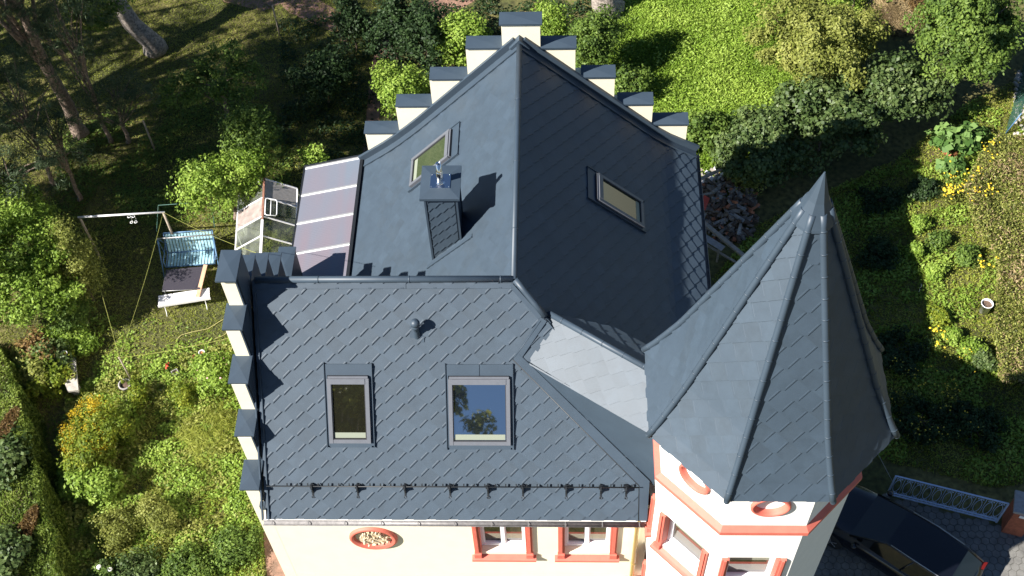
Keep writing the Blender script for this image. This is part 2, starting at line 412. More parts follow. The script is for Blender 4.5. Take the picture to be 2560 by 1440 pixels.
# ---- tiles
def clip(poly, conv):
    out = poly; k = len(conv)
    area = sum(conv[i][0]*conv[(i+1) % k][1]-conv[(i+1) % k][0]*conv[i][1] for i in range(k))
    if area < 0: conv = conv[::-1]
    for i in range(k):
        ax, ay = conv[i]; bx, by = conv[(i+1) % k]; ex, ey = bx-ax, by-ay
        if not out: return []
        new = []
        for j in range(len(out)):
            p, q = out[j], out[(j+1) % len(out)]
            dp = ex*(p[1]-ay)-ey*(p[0]-ax); dq = ex*(q[1]-ay)-ey*(q[0]-ax)
            if dp >= 0: new.append(p)
            if (dp >= 0) != (dq >= 0):
                t = dp/(dp-dq); new.append((p[0]+(q[0]-p[0])*t, p[1]+(q[1]-p[1])*t))
        out = new
    return out
def inside(p, conv):
    k = len(conv); sg = [((conv[(i+1) % k][0]-conv[i][0])*(p[1]-conv[i][1])-(conv[(i+1) % k][1]-conv[i][1])*(p[0]-conv[i][0])) for i in range(k)]
    return all(x >= -1e-6 for x in sg) or all(x <= 1e-6 for x in sg)
def tiles(mb, regs, Mp, a=.240, b=.183, th=.044, u0=0, v0=0, bead=True, seed=3):
    rs = random.Random(seed)
    us = [p[0] for r in regs for p in r]; vs_ = [p[1] for r in regs for p in r]
    j0 = int(math.floor((min(vs_)-v0)/b))-1; j1 = int(math.ceil((max(vs_)-v0)/b))+1
    for j in range(j0, j1+1):
        cv = v0+j*b
        i0 = int(math.floor((min(us)-u0)/(2*a)))-1; i1 = int(math.ceil((max(us)-u0)/(2*a)))+1
        for i in range(i0, i1+1):
            cu = u0+i*2*a+(j % 2)*a
            tilt = rs.uniform(-.0016, .0016); tilt2 = rs.uniform(-.0016, .0016)
            H = lambda p: .004+th*((p[1]-cv+b)/(2*b))+tilt*(p[0]-cu)/a+tilt2*(p[1]-cv)/b
            dia = [(cu, cv-b), (cu+a, cv), (cu+a*.24, cv+b), (cu, cv+b), (cu-a, cv)]; mt = rs.choice([0, 0, 1, 1, 2, 3])
            for rg in regs:
                pl = clip(dia, rg)
                if len(pl) < 3: continue
                k = len(pl); top = [Mp(p[0], p[1], H(p)) for p in pl]; bot = [Mp(p[0], p[1], -.004) for p in pl]
                mb.add(top+bot, [tuple(range(k))]+[(n, n+k, (n+1) % k+k, (n+1) % k) for n in range(k)], mi=mt)
            if bead:
                p0 = (cu+a*.92, cv+b*.10); p1 = (cu+a*.36, cv+b*.85)
                if any(inside(p0, r) for r in regs) and any(inside(p1, r) for r in regs):
                    wx, wy = -.024, -.024
                    q0 = (p0[0]+wx, p0[1]+wy); q1 = (p1[0]+wx, p1[1]+wy)
                    m0 = ((p0[0]*.5+q0[0]*.5), (p0[1]*.5+q0[1]*.5)); m1 = ((p1[0]*.5+q1[0]*.5), (p1[1]*.5+q1[1]*.5))
                    A = [Mp(*p0, H(p0)-.006), Mp(*p1, H(p1)-.006), Mp(*m1, H(m1)+.003), Mp(*m0, H(m0)+.003), Mp(*q1, H(q1)), Mp(*q0, H(q0))]
                    mb.add(A, [(0, 1, 2, 3), (3, 2, 4, 5), (0, 3, 5), (1, 4, 2)])
def deck(mb, regs, Mp, t=.12):
    for r in regs:
        k = len(r); top = [Mp(p[0], p[1], -.006) for p in r]; bot = [Mp(p[0], p[1], -t) for p in r]
        mb.add(top+bot, [tuple(range(k)), tuple(range(2*k-1, k-1, -1))]+[(n, n+k, (n+1) % k+k, (n+1) % k) for n in range(k)])
def bands(vs_, lo, hi): return [[(lo(a), a), (hi(a), a), (hi(b), b), (lo(b), b)] for a, b in zip(vs_[:-1], vs_[1:])]
LF = (WY-11.43)/CF
hipx = lambda v: RX+pR(iRd(v*SF))[0]
def iRd(drop):                      # arc length on right slope for a given drop
    lo, hi = 0, LR+1
    for _ in range(40):
        m_ = (lo+hi)/2
        if pR(m_)[1] < drop: lo = m_
        else: hi = m_
    return lo
def iLd(drop):
    lo, hi = 0, LL+1
    for _ in range(40):
        m_ = (lo+hi)/2
        if pL(m_)[1] < drop: lo = m_
        else: hi = m_
    return lo
# front slope
mb = MB(); vsl = [0, .25, .5, .75, 1, 1.5, 2, 2.5, 3, 3.5, 4, 4.5, LF]
regs = bands(vsl, lambda v: -6.42, lambda v: min(hipx(v), 1.69))
tiles(mb, regs, front, a=.240, b=.183, u0=-6.42, v0=.11); deck(mb, regs, front)
mb.build('roof_slope', ROOF, villa)['label'] = 'front slope with two skylights and a snow rail'
# rear slope of the wing (drops behind its ridge)
mb = MB(); LB = 2.5/CB
regs = bands([0, 1, 2, 3, 4, LB], lambda v: -6.42, lambda v: RX-pL(iLd(v*SB))[0])
tiles(mb, regs, back, u0=-6.42, v0=.11); deck(mb, regs, back); mb.build('roof_slope', ROOF, villa)
# main left slope
mb = MB(); vsl = [0, .8, 1.6, 2.4, 3.2, 3.6, 4.0, 4.3, 4.6, 5, 5.4, LL]
regs = bands(vsl, lambda v: WY+pL(v)[1]/MB_, lambda v: 22.02)
tiles(mb, regs, left, u0=22.02, v0=.11, th=.024, bead=False); deck(mb, regs, left)
mb.build('roof_slope', ROOF, villa)['label'] = 'left slope carrying the chimney'
# main right slope
mb = MB(); vsl = [0, .8, 1.6, 2.4, 3.2, 3.9, 4.3, 4.6, 4.8, 5.0, 5.2, 5.4, 5.6, 5.8, LR]
vsl = sorted(set([x for x in vsl if x < LR]+[LR]))
regs = bands(vsl, lambda v: WY-pR(v)[1]/MF, lambda v: 22.02)
def rightm(u, v, h=0): return right(-u, v, h)
regs2 = [[(-p[0], p[1]) for p in r] for r in regs]
tiles(mb, regs2, rightm, u0=-22.02, v0=.11, th=.034); deck(mb, regs2, rightm)
mb.build('roof_slope', ROOF, villa)['label'] = 'shaded right slope'
# ridge and hip rolls
def roll(pts, r=.075, step=.5, strip=None):
    mb = MB(); pts = [Vector(p) for p in pts]; mb.tube(pts, r, 12)
    L = 0; tot = sum((b-a).length for a, b in zip(pts[:-1], pts[1:])); nxt = step*.7
    for a, b in zip(pts[:-1], pts[1:]):
        l = (b-a).length; d = (b-a)/l
        while nxt < L+l:
            c = a+d*(nxt-L); mb.tube([c-d*.012, c+d*.012], r*1.07, 12); nxt += step
        L += l
    return mb
roll([(-6.36, WY, RZ+.03), (-3.5, WY, RZ+.03), (RX, WY, RZ+.03)], .072, 1.9).build('ridge_roll', 'roofflat', villa)
roll([(RX, WY-.03, RZ+.03), (RX, 18.5, RZ+.03), (RX, 21.98, RZ+.03)], .066, 1.9).build('ridge_roll', 'roofflat', villa)
hp = [Vector((hipx(v), WY-v*CF, RZ-v*SF))+Vector((.03, -.03, .05)) for v in (0, .25, .5, .78)]
roll(hp, .066, 2).build('hip_roll', 'roofflat', villa)
mb = MB()                                           # vented strip under the wing ridge, side strips
for (u0, u1) in ((-6.36, -3.2), (-3.19, -1.0)):
    mb.prism([front(u0, .07, .03), front(u1, .07, .03), front(u1, .17, .045), front(u0, .17, .045)], NF*.012)
for k in range(8): mb.obox(front(-6+k*.68, .155, .06), (.03, 0, 0), Vector((0, -CF, -SF))*.008, NF*.006)
mb.bar(front(-1.02, .1, .04), front(-.42, .8, .04), .10, .02, NF)
mb.build('ridge_flashing', 'roofflat', villa)
# ---- link roof between house and tower
ea = Vector((.83, -.558, 0)).normalized(); ed = Vector((-ea.y, ea.x, 0))*-1     # along ridge, down-slope on the sunny side
if ed.y > 0: ed = -ed
A0 = Vector((-.22, 14.56, 10.64)); RUN, DROP = .93, .68
sl = Vector((ed.x*RUN, ed.y*RUN, -DROP)); SLL = sl.length; sl.normalize(); nl = ea.cross(sl)
if nl.z < 0: nl = -nl
def linkf(u, v, h=0): return A0+ea*u+sl*v+nl*h
sl2 = Vector((-ed.x*RUN, -ed.y*RUN, -DROP)).normalized(); nl2 = ea.cross(sl2)
if nl2.z < 0: nl2 = -nl2
def linkb(u, v, h=0): return A0-ea*u+sl2*v+nl2*h
mb = MB(); rg = [[(-.02, 0), (3.0, 0), (3.0, SLL), (-.06, SLL)]]
tiles(mb, rg, linkf, a=.235, b=.19, u0=.1, v0=.1, th=.018, bead=False); deck(mb, rg, linkf, .09)
mb.build('link_roof', ROOF, villa)['label'] = 'small glaring slope leading to the tower'
mb = MB(); rg = [[(0, 0), (-.35, .30), (-1.0, .95), (-3.0, .95), (-3.0, 0)]]
tiles(mb, rg, linkb, a=.235, b=.19, u0=.1, v0=.1, th=.03); deck(mb, rg, linkb, .09); mb.build('link_roof', ROOF, villa)
roll([linkf(-.02, 0, .04), linkf(1.4, 0, .04), linkf(2.9, 0, .04)], .066, .5).build('ridge_roll', 'roofflat', villa)
mb = MB()
Pb0 = Vector((-.90, 13.92, 9.98)); Pb1 = Vector((2.0, 11.96, 7.8))
mb.prism([Vector((-.88, 13.90, Fz(13.90)-.05)), Vector((2.0, 11.98, Fz(11.98)-.05)), Vector((2.0, 11.98, 9.93)), Vector((-.88, 13.90, 9.97))], (.08, .10, 0))
mb.prism([linkb(-.9, .95, -.08), linkb(-3.0, .95, -.08), linkb(-3.0, .95, -.08)+Vector((0, 0, -1.6)), linkb(-.9, .95, -.08)+Vector((0, 0, -.9))], (-.05, -.05, 0))
mb.build('link_cladding', 'roofflat', villa)
mb = MB()
def onF(x, y, h=0): return Vector((x, y, Fz(y)))+NF*h
S0, S1, S2 = onF(-.99, 13.84, .055), onF(1.68, 11.975, .055), onF(1.68, 11.44, .055)
mb.prism([S0, S1, S2, onF(1.86, 11.44, .055), onF(1.90, 12.05, .055), onF(-.86, 13.92, .055)], NF*.006)
mb.build('valley_flashing', 'roofflat', villa)
mb = MB(); mb.tube([S0-NF*.005, S1-NF*.005, S2-NF*.005], .016, 6); mb.build('flashing_seam', 'darkmetal', villa)
mb = MB(); mb.bar(linkf(-.05, 0, .035), linkf(-.09, SLL, .035), .14, .02, nl); mb.bar(onF(-.34, 14.42, .052), onF(-.90, 13.86, .052), .15, .012, NF)
mb.tube([onF(-.40, 14.40, .058), onF(-.80, 14.02, .058), onF(-1.0, 13.84, .058)], .008, 5); mb.build('link_flashing', 'roofflat', villa)

# ---- walls
def panel(mb, O, U, V, N, outer, holes, depth, mi=0):
    """wall face with real openings; N points outward, reveals go inward by depth"""
    O, U, V, N = map(Vector, (O, U, V, N)); P = lambda p, d=0: O+U*p[0]+V*p[1]-N*d
    loops = [[Vector((p[0], p[1], 0)) for p in outer]]+[[Vector((p[0], p[1], 0)) for p in h] for h in holes]
    tri = tessellate_polygon(loops); flat = [p for l in loops for p in l]
    mb.add([P(p) for p in flat], [tuple(t) for t in tri], mi=mi)
    for h in holes:
        k = len(h); mb.add([P(p) for p in h]+[P(p, depth) for p in h], [(i, (i+1) % k, (i+1) % k+k, i+k) for i in range(k)], mi=mi)
def rect(x0, y0, x1, y1): return [(x0, y0), (x1, y0), (x1, y1), (x0, y1)]
def circ(cx, cy, r, n=28): return [(cx+r*math.cos(2*math.pi*i/n), cy+r*math.sin(2*math.pi*i/n)) for i in range(n)]
FWY = 11.85; WC = (-1.34, .62)
mb = MB()
panel(mb, (0, FWY, 0), (1, 0, 0), (0, 0, 1), (0, -1, 0), rect(-6.54, 0, 1.98, 7.18), [rect(c-.56, 4.62, c+.56, 6.25) for c in WC], .3)
mb.box((-6.5, FWY+.3, 0), (1.98, 17.35, 7.15)); mb.build('front_wall', 'cream', villa, fix=False)
mb = MB(); mb.box((-4.9, 14.2, 0), (3.2, 22.5, 7.1)); mb.box((3.2, 14.6, 6.95), (3.5, 22.4, 7.08)); mb.build('main_wall', 'cream', villa)
mb = MB(); mb.box((-6.75, FWY-.03, 0), (1.9, FWY, .9)); mb.build('plinth', 'stone', villa)
# gables
def stair(steps, base=0.0):
    """list of (a,b,top) ascending in a -> outline"""
    o = [(steps[0][0], base)]
    for a, b, t in steps: o += [(a, t), (b, t)]
    return o+[(steps[-1][1], base)]
LG = [(11.848, 12.47, 8.03), (12.47, 13.13, 9.07), (13.13, 13.81, 10.13), (13.81, 14.40, 11.15), (14.40, 15.10, 12.12),
      (15.10, 15.74, 11.15), (15.74, 16.43, 10.2), (16.43, 17.15, 9.2), (17.15, 18.3, 8.03)]
mb = MB(); mb.prism([(-6.83, a, z) for a, z in stair(LG)], (.29, 0, 0)); mb.build('stepped_gable', 'cream', villa)
mb = MB(); mb.prism([(-6.54, a+(.0 if i else .04), z) for i, (a, z) in enumerate(stair(LG, 6.9))], (.03, 0, 0))
for i, (a, b, t) in enumerate(LG[:5]):              # step flashings turned down onto the slope
    mb.box((-6.50, a+.05, t-.9 if i < 4 else t-1.1), (-6.485, b-.02, t-.04))
mb.prism([front(-6.50, .1, .0), front(-6.50, LF, .0), front(-6.50, LF, .10), front(-6.50, .1, .10)], (.03, 0, 0))
mb.prism([front(-6.36, .25, .03), front(-6.36, LF, .03), front(-6.36, LF, .065), front(-6.36, .25, .065)], (.02, 0, 0))
mb.build('gable_flashing', 'roofflat', villa)
def cap(x0, y0, x1, y1, z, ridge='y'):
    mb = MB(); h = .045; cx, cy = (x0+x1)/2, (y0+y1)/2
    vs = [(x0,y0,z),(x1,y0,z),(x1,y1,z),(x0,y1,z),(x0,y0,z+h),(x1,y0,z+h),(x1,y1,z+h),(x0,y1,z+h),(cx,cy,z+h+.026)]
    mb.add(vs, [(3,2,1,0),(0,1,5,4),(1,2,6,5),(2,3,7,6),(3,0,4,7),(4,5,8),(5,6,8),(6,7,8),(7,4,8)])
    return mb.build('gable_cap', 'roofflat', villa)
capsL = [(11.74, 12.47, 8.03), (12.48, 13.14, 9.07), (13.14, 13.85, 10.13), (13.80, 14.46, 11.15), (14.31, 15.10, 12.12),
         (15.06, 15.70, 11.16), (15.76, 16.47, 10.21), (16.46, 17.24, 9.21), (17.2, 18.3, 8.04)]
for a, b, z in capsL: cap(-6.90, a, -6.475, b, z)
mb = MB(); mb.box((-6.62, 11.72, 7.12), (-6.50, 11.845, 7.30)); mb.build('gable_kneeler', 'roofflat', villa)
BG = [(-5.10, -4.19, 8.10), (-4.19, -3.24, 9.09), (-3.24, -2.27, 10.04), (-2.27, -1.38, 11.07), (-1.38, -.46, 11.82),
      (-.46, .385, 11.05), (.385, 1.37, 10.06), (1.37, 2.37, 9.09), (2.37, 3.30, 8.34)]
mb = MB(); mb.prism([(a, 22.03, z) for a, z in stair(BG)], (0, .34, 0)); mb.build('stepped_gable', 'cream', villa)
for (a, b, z), (c0, c1) in zip(BG, [(-5.13,-4.15),(-4.19,-3.24),(-3.24,-2.27),(-2.27,-1.32),(-1.43,-.41),(-.49,.41),(.53,1.39),(1.47,2.38),(2.37,3.33)]):
    cap(c0, 21.99, c1, 22.42, z, 'x')
mb = MB()                                           # verge flashing in front of the back gable
for Mp, L_ in ((left, LL), (right, LR)):
    q = np.linspace(0, L_, 14)
    for a, b in zip(q[:-1], q[1:]):
        for y0, y1, h0, h1 in ((21.95, 22.03, 0, .21), (21.73, 21.77, .03, .06), (21.77, 21.95, .035, .045)):
            P = [Mp(y0, a, h0), Mp(y1, a, h0), Mp(y1, a, h1), Mp(y0, a, h1), Mp(y0, b, h0), Mp(y1, b, h0), Mp(y1, b, h1), Mp(y0, b, h1)]
            mb.add(P, [(0,1,2,3),(7,6,5,4),(0,4,5,1),(1,5,6,2),(2,6,7,3),(3,7,4,0)])
mb.add([(RX-.25, 21.86, RZ-.1), (RX+.25, 21.86, RZ-.1), (RX, 21.86, RZ+.2), (RX-.25, 22.03, RZ-.1), (RX+.25, 22.03, RZ-.1), (RX, 22.03, RZ+.22)], [(0,1,2),(3,5,4),(0,2,5,3),(1,4,5,2)])
mb.build('verge_flashing', 'roofflat', villa)
# gutters: open half pipes
def gutter(a, b, r, out):
    a, b = Vector(a), Vector(b); d = (b-a).normalized(); out = Vector(out); mb = MB(); n = 10; vs = []
    for P in (a, b):
        for rr in (r, r-.010):
            for i in range(n+1):
                t = math.pi*i/n; vs.append(P+out*math.cos(t)*rr-Vector((0, 0, 1))*math.sin(t)*rr)
    k = n+1; fs = []
    for i in range(n):
        fs += [(i, i+1, 2*k+i+1, 2*k+i), (k+i+1, k+i, 3*k+i, 3*k+i+1)]
    fs += [(0, 2*k, 3*k, k), (n, k+n, 3*k+n, 2*k+n)]
    for o_ in (0, 2*k): fs += [(o_+i, o_+k+i, o_+k+i+1, o_+i+1) for i in range(n)]
    mb.add(vs, fs, True); mb.tube([a+out*r, b+out*r], .009, 6)
    L = (b-a).length
    for i in range(int(L/.8)+1):
        c = a+d*(.2+i*.8)
        if (c-a).length < L: mb.bar(c+out*r, c-out*r, .02, .006)
    return mb.build('gutter', 'zinc', villa)
gutter((-6.50, 11.37, 7.22), (1.82, 11.37, 7.22), .062, (0, -1, 0))
gutter((3.62, 14.0, 7.22), (3.62, 22.02, 7.22), .07, (1, 0, 0))
mb = MB(); mb.box((-6.5, 11.44, 7.10), (1.85, 11.85, 7.16)); mb.build('soffit', 'white', villa)
mb = MB(); mb.tube([(1.70, 11.40, 7.16), (1.70, 11.55, 7.05), (1.72, 11.74, 6.85), (1.72, 11.76, 4), (1.72, 11.76, .05)], .055, 12)
for z in (6.2, 4.2, 2.2): mb.tube([(1.72, 11.76, z), (1.72, 11.76, z+.04)], .064, 12)
mb.build('downspout', 'downpipe', villa)
# ---- windows with coral surrounds
def window(O, U, N, w, z0, z1, surround=.13, mull=True, rec=.22, sill=(.24, .35), blindz=None, lintel=True):
    """O on the wall plane below the opening centre; opening half width w/2"""
    O, U, N = Vector(O), Vector(U), Vector(N); Z = Vector((0, 0, 1)); hw = w/2
    P = lambda u, z, n: O+U*u+Z*z+N*n
    fr = MB()
    def bar(u0, u1, za, zb, n0, n1, mb_=fr): mb_.obox(P((u0+u1)/2, (za+zb)/2, (n0+n1)/2), U*(u1-u0)/2, Z*(zb-za)/2, N*(n1-n0)/2)
    f = .07; g0, g1 = -rec-.02, -rec+.06
    bar(-hw+.01, -hw+f+.01, z0+.01, z1, g0, g1); bar(hw-f-.01, hw-.01, z0+.01, z1, g0, g1); bar(-hw+f+.01, hw-f-.01, z0+.01, z0+f+.03, g0, g1-.004); bar(-hw+f+.01, hw-f-.01, z1-f, z1-.002, g0, g1-.004)
    if mull: bar(-.035, .035, z0+f+.03, z1-f, g0, g1-.007)
    e = .032
    for a, b in (((-hw+f+.01, -.035), (.035, hw-f-.01)) if mull else ((-hw+f+.01, hw-f-.01),)):
        za, zb = z0+f+.03, z1-f
        bar(a, a+e, za, zb, g0, g1-.03); bar(b-e, b, za, zb, g0, g1-.03); bar(a+e, b-e, za, za+e, g0, g1-.033); bar(a+e, b-e, zb-e, zb, g0, g1-.033)
    o = fr.build('window', 'pvc', villa)
    gl = MB(); bar(-hw+.05, hw-.05, z0+.06, z1-.04, -rec-.05, -rec-.015, gl); gl.build('pane', 'winglass', o)
    if blindz: bl = MB(); bar(-hw+.13, hw-.13, blindz, z1-.1, -rec-.013, -rec-.008, bl); bl.build('blind', 'blind', o)
    sr = MB(); s = surround
    for sg in (-1, 1):
        a, b = sorted((sg*hw, sg*(hw+s))); bar(a, b, z0-.02, z1+(s if lintel else 0), 0, .055, sr)
        a, b = sorted((sg*(hw+s*.25), sg*(hw+s*.7))); bar(a, b, z0+.12, z1+(s*.5 if lintel else -.004), .055, .085, sr)
        a, b = sorted((sg*(hw-.004), sg*(hw-.022))); bar(a, b, z0-.05, z1, -rec, .055, sr)
        a, b = sorted((sg*(hw-.02), sg*(hw+s+.015))); bar(a, b, z0-.16, z0+.02, .0, .10, sr)
    (bar(-hw, hw, z1, z1+s, 0, .055, sr) if lintel else None); bar(-hw-s, hw+s, z0-.24, z0-.15, -.02, .03, sr); sr.build('surround', 'red', o)
    sb = MB(); zi, zo = z0+.012, z0-.26; hs = hw+s+.08
    sb.add([P(-hw, zi, -rec+.03), P(hw, zi, -rec+.03), P(hw, zo+.06, .10), P(-hw, zo+.06, .10), P(-hw, zi-.1, -rec+.03), P(hw, zi-.1, -rec+.03), P(hw, zo-.02, .10), P(-hw, zo-.02, .10)],
           [(0,1,2,3),(7,6,5,4),(0,4,5,1),(1,5,6,2),(2,6,7,3),(3,7,4,0)])
    sb.add([P(-hs, zo+.10, 0), P(hs, zo+.10, 0), P(hs, zo+.055, .135), P(-hs, zo+.055, .135), P(-hs, zo-.02, 0), P(hs, zo-.02, 0), P(hs, zo-.02, .135), P(-hs, zo-.02, .135)],
           [(0,1,2,3),(7,6,5,4),(0,4,5,1),(1,5,6,2),(2,6,7,3),(3,7,4,0)])
    sb.build('sill', 'red', o)
for c in WC: window((c, FWY, 0), (1, 0, 0), (0, -1, 0), 1.10, 4.62, 6.24, blindz=None)
# medallion
mb = MB(); c = Vector((-4.34, FWY, 5.42))
def ringy(c, U, N, prof, mb, n=40, mi=0):
    Z = Vector((0, 0, 1)); vs = []; k = len(prof)
    for r, d in prof:
        for j in range(n):
            t = 2*math.pi*j/n; vs.append(c+U*math.cos(t)*r+Z*math.sin(t)*r+N*d)
    mb.add(vs, [(i*n+j, i*n+(j+1) % n, (i+1)*n+(j+1) % n, (i+1)*n+j) for i in range(k-1) for j in range(n)], True, mi)
ringy(c, Vector((1, 0, 0)), Vector((0, -1, 0)), [(.56, 0), (.56, .05), (.53, .08), (.49, .085), (.46, .05), (.445, .055), (.43, .02), (.41, .0)], mb)
med = mb.build('medallion', 'red', villa); med['label'] = 'round relief medallion with coral rim'
mb = MB(); ringy(c, Vector((1, 0, 0)), Vector((0, -1, 0)), [(.42, .004), (.3, .012), (.001, .016)], mb)
rs = random.Random(5)
for i in range(46):
    a = rs.uniform(0, 6.28); r = .36*math.sqrt(rs.random()); p = c+Vector((math.cos(a)*r, -.015, math.sin(a)*r)); q = rs.uniform(0, 6.28)
    d = Vector((math.cos(q), -.05, math.sin(q)))*rs.uniform(.05, .12)
    if ((p+d-c).length > .4): d = -d
    mb.tube([p-d*.5, p+Vector((0, -rs.uniform(.02, .06), 0)), p+d*.5], [.008, rs.uniform(.02, .045), .006], 6)
mb.build('relief', mat('ivory_plaster', (.66, .55, .40), .8, c2=(.46, .34, .2), nscale=14), med)
# ---- tower
TC = Vector((3.87, 11.94, 0)); TR = 2.06
def octa(r, z, k): a = R(22.5+45*k); return Vector((TC.x+r*math.cos(a), TC.y+r*math.sin(a), z))
inr = TR*math.cos(R(22.5)); side = 2*TR*math.sin(R(22.5))
mb = MB()
FACES = {4: 180, 5: 225, 6: 270, 7: 315}
for k in range(8):
    ang = 45*(k); N = Vector((math.cos(R(ang)), math.sin(R(ang)), 0)); U = Vector((-N.y, N.x, 0))
    if k in FACES:
        wz = (7.17, 8.6)
        panel(mb, TC+N*inr, U, (0, 0, 1), N, rect(-side/2, 0, side/2, 11.8), ([rect(-.53, wz[0], .53, wz[1]), rect(-.53, 3.4, .53, 5.2)] if k != 7 else [])+[circ(0, 10.99, .30)], .3)
    else: panel(mb, TC+N*inr, U, (0, 0, 1), N, rect(-side/2, 0, side/2, 11.8), [], .3)
mb.build('tower_wall', 'white', villa, fix=False)
for k, ang in FACES.items():
    N = Vector((math.cos(R(ang)), math.sin(R(ang)), 0)); U = Vector((-N.y, N.x, 0)); c = TC+N*inr
    if k != 7:
        window(c, U, N, 1.04, 7.17, 8.58, mull=False, blindz=7.95, surround=.12, lintel=False)
        window(c, U, N, 1.04, 3.4, 5.18, mull=True, surround=.12, lintel=False)
    mb = MB(); cc = c+Vector((0, 0, 10.99))
    ringy(cc, U, N, [(.37, 0), (.37, .055), (.345, .075), (.315, .07), (.30, .02), (.285, -.07)], mb); oc = mb.build('oculus', 'red', villa)
    mb = MB(); ringy(cc, U, N, [(.30, -.065), (.001, -.065)], mb); mb.build('oculus_back', 'white', oc)
mb = MB()
prof = [(TR, 9.84), (TR+.12, 9.90), (TR+.12, 10.02), (TR, 10.12)]
for k in range(8):
    vs = [octa(r, z, j) for j in (k, k+1) for r, z in prof]; mb.add(vs, [(0, 4, 5, 1), (1, 5, 6, 2), (2, 6, 7, 3)])
mb.build('string_course', 'red', villa)
mb = MB(); vs = [octa(r, z, k) for r, z in ((TR-.02, 11.62), (TR+.10, 11.72), (TR+.13, 11.80), (2.30, 11.80)) for k in range(8)]
mb.add(vs, [(i*8+j, i*8+(j+1) % 8, (i+1)*8+(j+1) % 8, (i+1)*8+j) for i in range(3) for j in range(8)]); mb.build('tower_cornice', 'white', villa)
SP = [(.02, 17.74), (1.76, 13.16), (2.01, 12.62), (2.22, 12.18), (2.41, 11.84)]
# spire profile along the face centre line (apothem)
ca = math.cos(R(22.5)); ta = math.tan(R(22.5))
pS, LS, _ = make_profile([((r)*ca, 17.74-z) for r, z in SP])
def spire_map(ang):
    N = Vector((math.cos(R(ang)), math.sin(R(ang)), 0)); U = Vector((-N.y, N.x, 0))
    def f(u, v, h=0):
        x, z, nx, nz = pS(v); return TC+N*x+U*u+Vector((0, 0, 17.74-z))+(N*nx+Vector((0, 0, nz)))*h
    return f
for k in range(8):
    ang = 45*k; mb = MB(); vs_ = list(np.linspace(.45, LS, 17))
    regs = bands(vs_, lambda v: -pS(v)[0]*ta, lambda v: pS(v)[0]*ta)
    shade = k in (0, 7, 1)
    sgn = -1 if ang in (225, 180) else 1
    fm = spire_map(ang)
    if sgn < 0: Mp = lambda u, v, h=0, fm=fm: fm(-u, v, h)
    else: Mp = fm
    tiles(mb, regs, Mp, a=.25, b=.23, th=(.05 if ang in (225, 180) else .028), u0=.05*k, v0=.75+.1, bead=(ang in (270, 315, 225)), seed=k); deck(mb, regs, Mp, .06)
    mb.build('spire_face', ROOF, villa)
for k in range(8):
    a = R(22.5+45*k); pts = []
    for v in np.linspace(.42, LS, 28):
        x, z, nx, nz = pS(v); r = x/ca; pts.append(Vector((TC.x+(r+.035*nx)*math.cos(a), TC.y+(r+.035*nx)*math.sin(a), 17.74-z+.045)))
    mb = roll(pts, .060, .42); e = pts[-1]; mb.add([], [])
    mb.lathe(e, [(.0, -.06), (.045, -.045), (.061, 0), (.045, .045), (.0, .06)], 10)
    mb.build('hip_roll', 'roofflat', villa)
mb = MB(); vs = [octa(r, z, k) for r, z in ((.36, 17.10), (.345, 17.15), (.17, 17.58), (.012, 18.14)) for k in range(8)]
mb.add(vs, [(i*8+j, i*8+(j+1) % 8, (i+1)*8+(j+1) % 8, (i+1)*8+j) for i in range(3) for j in range(8)]+[(24, 25, 26, 27, 28, 29, 30, 31)])
mb.build('spire_cap', 'roofflat', villa)
# ---- chimney
cx0, cx1, cy0, cy1 = -2.93, -2.24, 17.06, 17.82
ch = MB(); ch.box((cx0+.01, cy0+.01, 8.6), (cx1-.01, cy1-.01, 11.42))
tiles(ch, [rect(cx0+.05, -11.40, cx1-.05, -9.3)], lambda u, v, h=0: Vector((u, cy0+.01-h, -v)), a=.165, b=.155, u0=cx0, v0=-11.4, th=.03)
tiles(ch, [rect(cy0+.05, -11.40, cy1-.05, -8.9)], lambda u, v, h=0: Vector((cx1-.01+h, u, -v)), a=.165, b=.155, u0=cy0, v0=-11.4, th=.02)
tiles(ch, [rect(-cy1+.05, -11.40, -cy0-.05, -8.3)], lambda u, v, h=0: Vector((cx0+.01-h, -u, -v)), a=.165, b=.155, u0=cy0, v0=-11.4, th=.02)
cho = ch.build('chimney', ROOF, villa)
mb = MB()
for x in (cx0, cx1):
    for y in (cy0, cy1): mb.box((x-.022, y-.022, 8.7), (x+.022, y+.022, 11.41))
mb.build('corner_trim', 'roofflat', cho)
mb = MB(); x0, y0, x1, y1 = -3.03, 16.97, -2.16, 17.93; z = 11.415; h = .07; xm, ym = (x0+x1)/2, (y0+y1)/2
mb.add([(x0,y0,z),(x1,y0,z),(x1,y1,z),(x0,y1,z),(x0,y0,z+h),(x1,y0,z+h),(x1,y1,z+h),(x0,y1,z+h),(xm-.2,ym-.2,z+h+.035),(xm+.2,ym-.2,z+h+.035),(xm+.2,ym+.2,z+h+.035),(xm-.2,ym+.2,z+h+.035)],
       [(3,2,1,0),(0,1,5,4),(1,2,6,5),(2,3,7,6),(3,0,4,7),(4,5,9,8),(5,6,10,9),(6,7,11,10),(7,4,8,11),(8,9,10,11)])
mb.build('chimney_cap', 'roofflat', cho)
mb = MB(); mb.box((xm-.22, ym-.20, z+h+.036), (xm+.22, ym+.20, z+h+.044))
for i in (-1, 1):
    for j in (-1, 1): mb.lathe((xm+i*.19, ym+j*.17, z+h+.044), [(.013, 0), (.011, .01), (0, .012)], 8)
fz = z+h+.04; mb.lathe((xm, ym-.02, fz), [(.10, 0), (.085, .03), (.075, .10), (.075, .33), (.066, .34), (.058, .35), (.058, .60), (.050, .60), (.050, .3)], 20)
mb.build('flue_pipe', 'steel', cho)
mb = MB(); p0, p1 = left(16.93, iL(RX*1-(cx0-.12)*1), .03), left(16.93, iL(RX-(cx1+.3)), .03)
